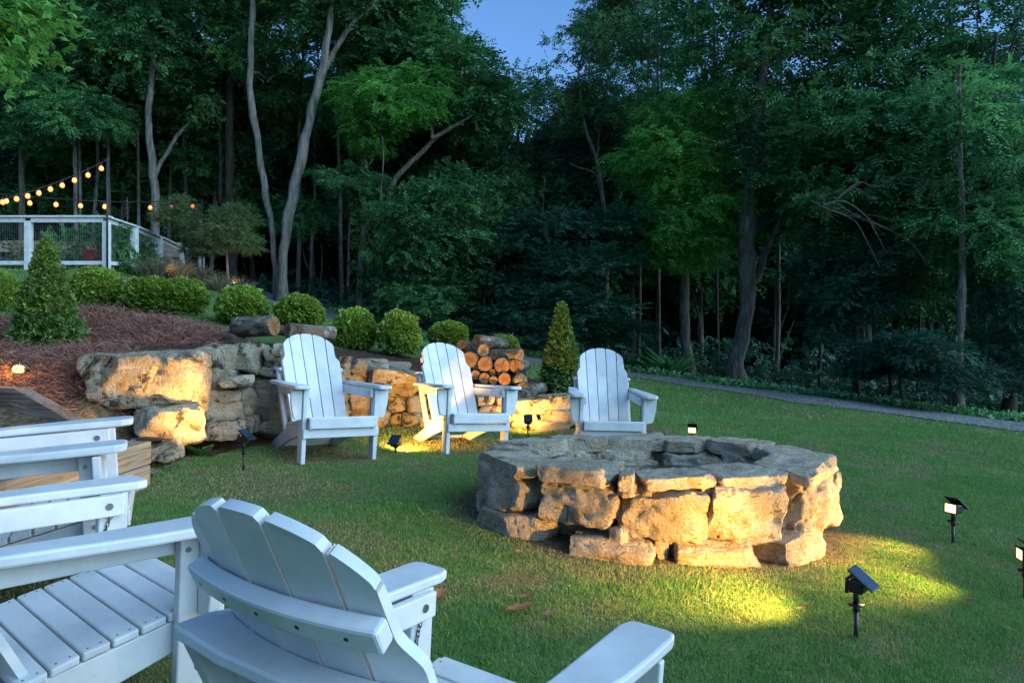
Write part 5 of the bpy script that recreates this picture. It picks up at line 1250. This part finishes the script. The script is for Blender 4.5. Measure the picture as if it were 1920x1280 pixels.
# ------------------------------------------------------------------ solar spotlights
def spotlight(label, base, aim, watts, head_h=.20, lit=True, tilt=.0, blend=.9, cone=85, panel_back=True, stake=True):
    """stake, swivel, lamp head with its lens, solar panel; aim = world point the head looks at"""
    base = Vector(base); root = empty('solar_spotlight', base); tag(root, label, 'spotlight', 'solar spotlights on the lawn')
    top = Vector((0, 0, head_h - .055))
    mb = MB(); mb.tube([(0, 0, -.06), (0, 0, head_h * .55)], .0085, 10); mb.tube([(0, 0, head_h * .50), (0, 0, head_h * .62)], .0125, 10); mb.obj('stake', M['black'], root, True)
    mb = MB(); mb.tube([(0, 0, head_h * .615), (0, 0, head_h * .635)], .03, 14); mb.tube([(0, 0, head_h * .62), (0, 0, head_h - .012)], .011, 10); mb.obj('swivel', M['black'], root, True)
    hc = Vector((0, 0, head_h)); d = (Vector(aim) - (base + hc)).normalized()
    q = d.to_track_quat('Y', 'Z'); Mx = Matrix.Translation(hc) @ q.to_matrix().to_4x4() @ Matrix.Scale(.78, 4)
    hd = empty('lamp_head'); bpy.data.objects.remove(hd)
    mb = MB(); Mh = Mx
    mb.box((-.046, -.045, -.034), (.046, .022, .030), Mh); head = mb.obj('lamp_head', M['black'], root, False, .008)
    mb = MB()
    for lo, hi in (((-.050, .018, -.038), (.050, .034, -.032)), ((-.050, .018, .028), (.050, .034, .034)), ((-.050, .018, -.032), (-.044, .034, .028)), ((.044, .018, -.032), (.050, .034, .028))): mb.box(lo, hi, Mh)
    mb.obj('bezel', M['black'], head, False, 0)
    mb = MB(); mb.box((-.043, .0225, -.031), (.043, .0255, .027), Mh); mb.obj('lens', M['lens'] if lit else M['panel'], head)
    flat = Vector((-d.x, -d.y, 0)).normalized(); pn = (Vector((0, 0, 1)) + flat * .75).normalized()
    ax = pn.cross(Vector((0, 0, 1))).normalized(); ay = pn.cross(ax)
    Mp = Matrix((( ax.x, ay.x, pn.x, 0), (ax.y, ay.y, pn.y, 0), (ax.z, ay.z, pn.z, 0), (0, 0, 0, 1))); pc = hc + flat * .028 + Vector((0, 0, .028)); Mp = Matrix.Translation(pc) @ Mp @ Matrix.Scale(.76, 4)
    mb = MB(); mb.box((-.058, -.072, -.006), (.058, .072, .004), Mp); pa = mb.obj('solar_panel', M['black'], root, False, .003)
    mb = MB(); mb.box((-.052, -.066, .0042), (.052, .066, .0056), Mp); mb.obj('solar_cell', M['panel'], pa)
    if lit and watts:
        ld = bpy.data.lights.new('lamp', 'SPOT'); ld.energy = watts; ld.color = (1.0, .52, .11); ld.spot_size = R_(cone); ld.spot_blend = blend; ld.shadow_soft_size = .03
        lo_ = bpy.data.objects.new('lamp', ld); col.objects.link(lo_); lo_.parent = root; lo_.location = hc + d * .045; lo_.rotation_euler = d.to_track_quat('-Z', 'Y').to_euler()
    return root
def gpt(px_, D, dz=0): return onG(px_, D, dz)
def pitp(a, z): return Vector((*pit_pt(a), z))
KW = 40.0
spotlight('solar spotlight on the near lawn with its panel towards the camera', gpt(1605, 2.72), pitp(pit_angle(1130), RIM - .20), KW * 1.15, .205, cone=105)
spotlight('glowing solar spotlight right of the fire pit on the open lawn', gpt(1787, 4.1), pitp(pit_angle(1520), RIM - .25), KW, .20)
spotlight('glowing solar spotlight cut by the right edge of the picture', gpt(1922, 3.25), pitp(pit_angle(1400), RIM - .30), KW, .20)
spotlight('glowing solar spotlight just behind the rim of the fire pit', gpt(1298, 6.75), Vector((.8, 4.4, CAMZ - .55)), 4.0, .20)
spotlight('solar spotlight standing in front of the boulders left of the chairs', gpt(457, 4.84), P(300, 720, 5.0), 32.0, .21)
spotlight('small solar spotlight low in the grass between the two left facing chairs', gpt(742, 5.8), Vector((-.55, 7.2, CAMZ - .62)), 26.0, .085, cone=140)
spotlight('solar spotlight by the low wall right of the middle facing chair', gpt(990, 7.12), Vector((.12, 7.75, CAMZ - .62)), 17.0, .16, cone=140)
spotlight('tiny lit solar spotlight among the tall grasses below the fence', gpt(313, 15.2), Vector((-7.0, 18, CAMZ + 3)), 5.0, .2)
spotlight('tiny lit solar spotlight at the foot of the thin myrtle trunk', gpt(437, 16.6), Vector((-6.6, 18, CAMZ + 3)), 5.0, .2)
# ring lamp in the straw
q = P(35, 690, 5.05); rl = empty('garden_lamp', q); tag(rl, 'small round lamp of glowing yellow beads nestled in the pine straw', 'lamp')
mb = MB(); mb.tube([(0, .03, -.2), (0, .03, 0)], .01, 8); mb.tube([(0, .05, 0), (0, .0, .0)], [.05, .058], 18); mb.obj('housing', M['black'], rl, True)
for i in range(10):
    a = i * .628; rad = .036 if i else 0; mb = MB(); mb.tube([(rad * math.cos(a), 0.0, rad * math.sin(a) * .55), (rad * math.cos(a), -.008, rad * math.sin(a) * .55)], [.011, .006], 8); mb.obj('bead', M['led'], rl, True)
ld = bpy.data.lights.new('lamp', 'POINT'); ld.energy = .9; ld.color = (1, .6, .15); ld.shadow_soft_size = .04; lo_ = bpy.data.objects.new('lamp', ld); col.objects.link(lo_); lo_.parent = rl; lo_.location = (0, -.06, .02)

# ------------------------------------------------------------------ grass
def blades(name, regions, seed):
    r = np.random.default_rng(seed); Vs = []; Ts = []
    for (D0, D1, n, L, W) in regions:
        D = np.sqrt(r.uniform(D0 ** 2, D1 ** 2, n)); px_ = r.uniform(-260, 2180, n); x = (px_ - 960) / FPX * D; y = D
        rp = pit_r(x, y); sd_ = wall_sd(x, y)
        k = (rp > 1.03) & ~((sd_ > -.08) & (sd_ < (1.3 if D1 < 9 else .9)) & (x < 1.1)) & ~((x < -2.1) & (y < 9.2) & (y > 2) & ((sd_ > -.1)))
        if D1 > 9:
            pd = np.full(n, 1e9)
            for i in range(0, len(pcx), 2): pd = np.minimum(pd, np.hypot(x - pcx[i], y - pcy[i]))
            k &= pd > 1.02
            k &= y < np.interp(x, edge_x, edge_y) + .6
        x, y = x[k], y[k]; m = len(x); dry = dryness(x, y)
        keep = r.uniform(size=m) > dry * .45; x, y, dry = x[keep], y[keep], dry[keep]; m = len(x)
        z = ground(x, y); a = r.uniform(0, 6.28, m); q3 = np.c_[x, y, x * 0]
        l = L * r.uniform(.55, 1.3, m) * (1 + .45 * noise3(q3 * 2.0) + .35 * noise3(q3 * 9)) * (1 - .35 * dry); lean = np.abs(r.normal(size=m)) * .9 + .2
        d = np.c_[np.cos(a) * lean, np.sin(a) * lean, np.ones(m)]; d = unit(d); b = r.uniform(0, 6.28, m); s = np.c_[np.cos(b), np.sin(b), b * 0] * (W * r.uniform(.6, 1.3, m))[:, None]
        c = np.c_[x, y, z - .004]
        Vs.append(np.stack([c - s, c + s, c + d * l[:, None]], 1).reshape(-1, 3))
        ti = np.clip(.16 + .70 * dry + .22 * noise3(q3 * 1.6 + 30) + .16 * noise3(q3 * 6 + 3) + r.normal(size=m) * .15 + (r.uniform(size=m) > .66) * .40, 0, 1); Ts.append(np.repeat(ti, 3))
    V = np.concatenate(Vs); T = np.concatenate(Ts)
    return tag(link(name, np_mesh(name, V, np.arange(len(V), dtype=np.int32).reshape(-1, 3), M['grass'], smooth=False, attrs={'tint': T})), 'short mown lawn grass with dry patches', 'grass', kind='stuff')
blades('lawn_grass', [(1.0, 2.4, 230000, .021, .0016), (2.4, 4.0, 340000, .021, .0021), (4.0, 6.5, 260000, .023, .0032), (6.5, 10.5, 200000, .030, .0055), (10.5, 21, 160000, .038, .011)], 3)
# clover verge beyond the drive
r = np.random.default_rng(17); N = 9000; i = r.integers(40, len(pcx) - 4, N); off = r.uniform(1.02, 1.75, N)
x = pcx[i] + pnx[i] * off + r.normal(size=N) * .12; y = pcy[i] + pny[i] * off + r.normal(size=N) * .12
c = np.c_[x, y, ground(x, y) + r.uniform(0, .10, N)]
tag(link('clover_verge', leaf_mesh('clover_verge', [sprays(r, c, unit(r.normal(size=(N, 3))), 5, .09, .05, .026, 0, .8, np.clip(r.normal(.5, .2, N), 0, 1))], M['leaf_b'])), 'strip of low clover growing along the far side of the drive', 'clover', kind='stuff')
N = 420; i = r.integers(70, len(pcx) - 8, N); off = r.uniform(1.05, 1.6, N); x = pcx[i] + pnx[i] * off + r.normal(size=N) * .1; y = pcy[i] + pny[i] * off + r.normal(size=N) * .1; z = ground(x, y) + .11
mb = MB()
for a, b, c_ in zip(x, y, z): mb.tube([(a, b, c_), (a, b, c_ + .012), (a, b, c_ + .03)], [.008, .018, .006], 5)
tag(mb.obj('clover_flowers', M['flower'], None, True), 'tiny white clover flowers dotted along the far side of the drive', 'flowers', kind='stuff')

# ------------------------------------------------------------------ small things on the ground
def dry_leaf(px_, py_, D, size, label, seed, group=None, curl=.4, mat='dry_leaf', name='fallen_leaf'):
    rr = random.Random(seed); n = 7; V = []; F = []
    for i in range(n):
        t = i / (n - 1); w = math.sin(math.pi * min(1, t * .92 + .06)) ** .7 * .22 * (1 + .35 * math.sin(t * 17 + seed))
        z = curl * .35 * (t - .5) ** 2 + .02 * rr.uniform(-1, 1)
        V += [(t - .5, -w, z + curl * w * .5), (t - .5, 0, z), (t - .5, w, z + curl * w * .7)]
    for i in range(n - 1):
        for j in range(2): F.append((i * 3 + j, i * 3 + j + 1, i * 3 + 4 + j, i * 3 + 3 + j))
    nv = len(V); V += [(x, y, z - .012) for x, y, z in V]; F += [tuple(nv + k for k in f[::-1]) for f in F]
    mb = MB(); mb.add([Vector(v) * size for v in V], F); o = mb.obj(name, M[mat], None, True)
    if D is None:
        D = 3.0
        for _ in range(40):
            x = (px_ - 960) / FPX * D; D = D * .5 + .5 * (CAMZ - G(x, D)) * FPX / max(60, py_ - YH)
    o.location = onG(px_, D, .028); o.rotation_euler = (rr.uniform(-.25, .25), rr.uniform(-.2, .2), rr.uniform(0, 6.28)); tag(o, label, 'leaf', group); return o
for i, (a, b, s, lab) in enumerate(((975, 1150, .12, 'long curled grey-brown leaf lying on the lawn before the pit'), (1032, 1160, .065, 'small curled leaf beside the long grey-brown leaf'), (990, 1127, .07, 'orange leaf just above the long grey-brown leaf'),
      (825, 1122, .085, 'crumpled orange leaf near the arm of the foreground chair'), (972, 1042, .06, 'brown leaf by the lower left stones of the fire pit'), (1232, 1270, .09, 'orange leaf at the tip of the foreground chair arm'), (1813, 1138, .04, 'red leaf on the lit grass right of the near spotlight'), (618, 882, .07, 'tan leaf in front of the leftmost facing chair'), (672, 955, .035, 'small orange leaf on the dark grass behind the foreground chair'))):
    dry_leaf(a, b, None, s, lab, i)
for i, (a, b) in enumerate([(rng.uniform(500, 1900), rng.uniform(880, 1270)) for _ in range(22)] + list(((1515, 1142), (1388, 1146), (1632, 908), (1795, 935), (1880, 975), (1500, 1150), (1040, 1095), (900, 1040), (1340, 1110), (1040, 1205), (1070, 1190), (1560, 870), (1420, 800)))): pit_r(*[(a - 960) / FPX * 4.3, 4.3]) < 0 or dry_leaf(a, b, None, .022 + .002 * (i % 9), 'tiny dry leaf scattered on the open lawn', 40 + i, 'tiny leaves scattered on the lawn')
dry_leaf(285, 890, None, .13, 'flat grey piece of bark at the end of the timber step', 81, None, .15, 'bark_chip', 'bark_piece'); dry_leaf(318, 880, None, .11, 'dark curled piece of bark in front of the boulders', 82, None, .3, 'bark_chip', 'bark_piece'); dry_leaf(385, 876, None, .06, 'small bark flake in the grass below the boulders', 83, None, .3, 'bark_chip', 'bark_piece')
def weed(label, p, n, L, W, up_, mat, seed):
    root = empty('weed', p); tag(root, label, 'plant'); rr = np.random.default_rng(seed); a = rr.uniform(0, 6.28, n); d = np.c_[np.cos(a), np.sin(a), np.full(n, up_) * rr.uniform(.6, 1.3, n)]
    link('leaves', leaf_mesh('leaves', [leaf_arrays(np.zeros((n, 3)) + np.c_[np.cos(a), np.sin(a), a * 0] * .01, d, np.tile([0, 0, 1.0], (n, 1)) + rr.normal(size=(n, 3)) * .2, L * rr.uniform(.7, 1.2, n), np.full(n, W), np.clip(rr.normal(.5, .2, n), 0, 1))], M[mat]), root)
weed('broad-leaved weed growing at the foot of the boulder wall', gpt(372, 5.15), 12, .13, .035, .9, 'ivy', 1)
weed('tuft of long green blades against the right side of the fire pit', gpt(1557, 4.42), 12, .20, .009, 1.0, 'ivy', 2)
weed('small weed under the edge of the timber step', gpt(142, 3.95), 9, .06, .018, .9, 'ivy', 3)
weed('fern-like plant at the wood edge left of the walnut trunk', gpt(1235, 18.6), 26, .9, .10, .55, 'leaf_b', 4)
weed('second fern against the foot of the walnut trunk', gpt(1262, 18.3), 22, .9, .10, 1.0, 'leaf_b', 5)
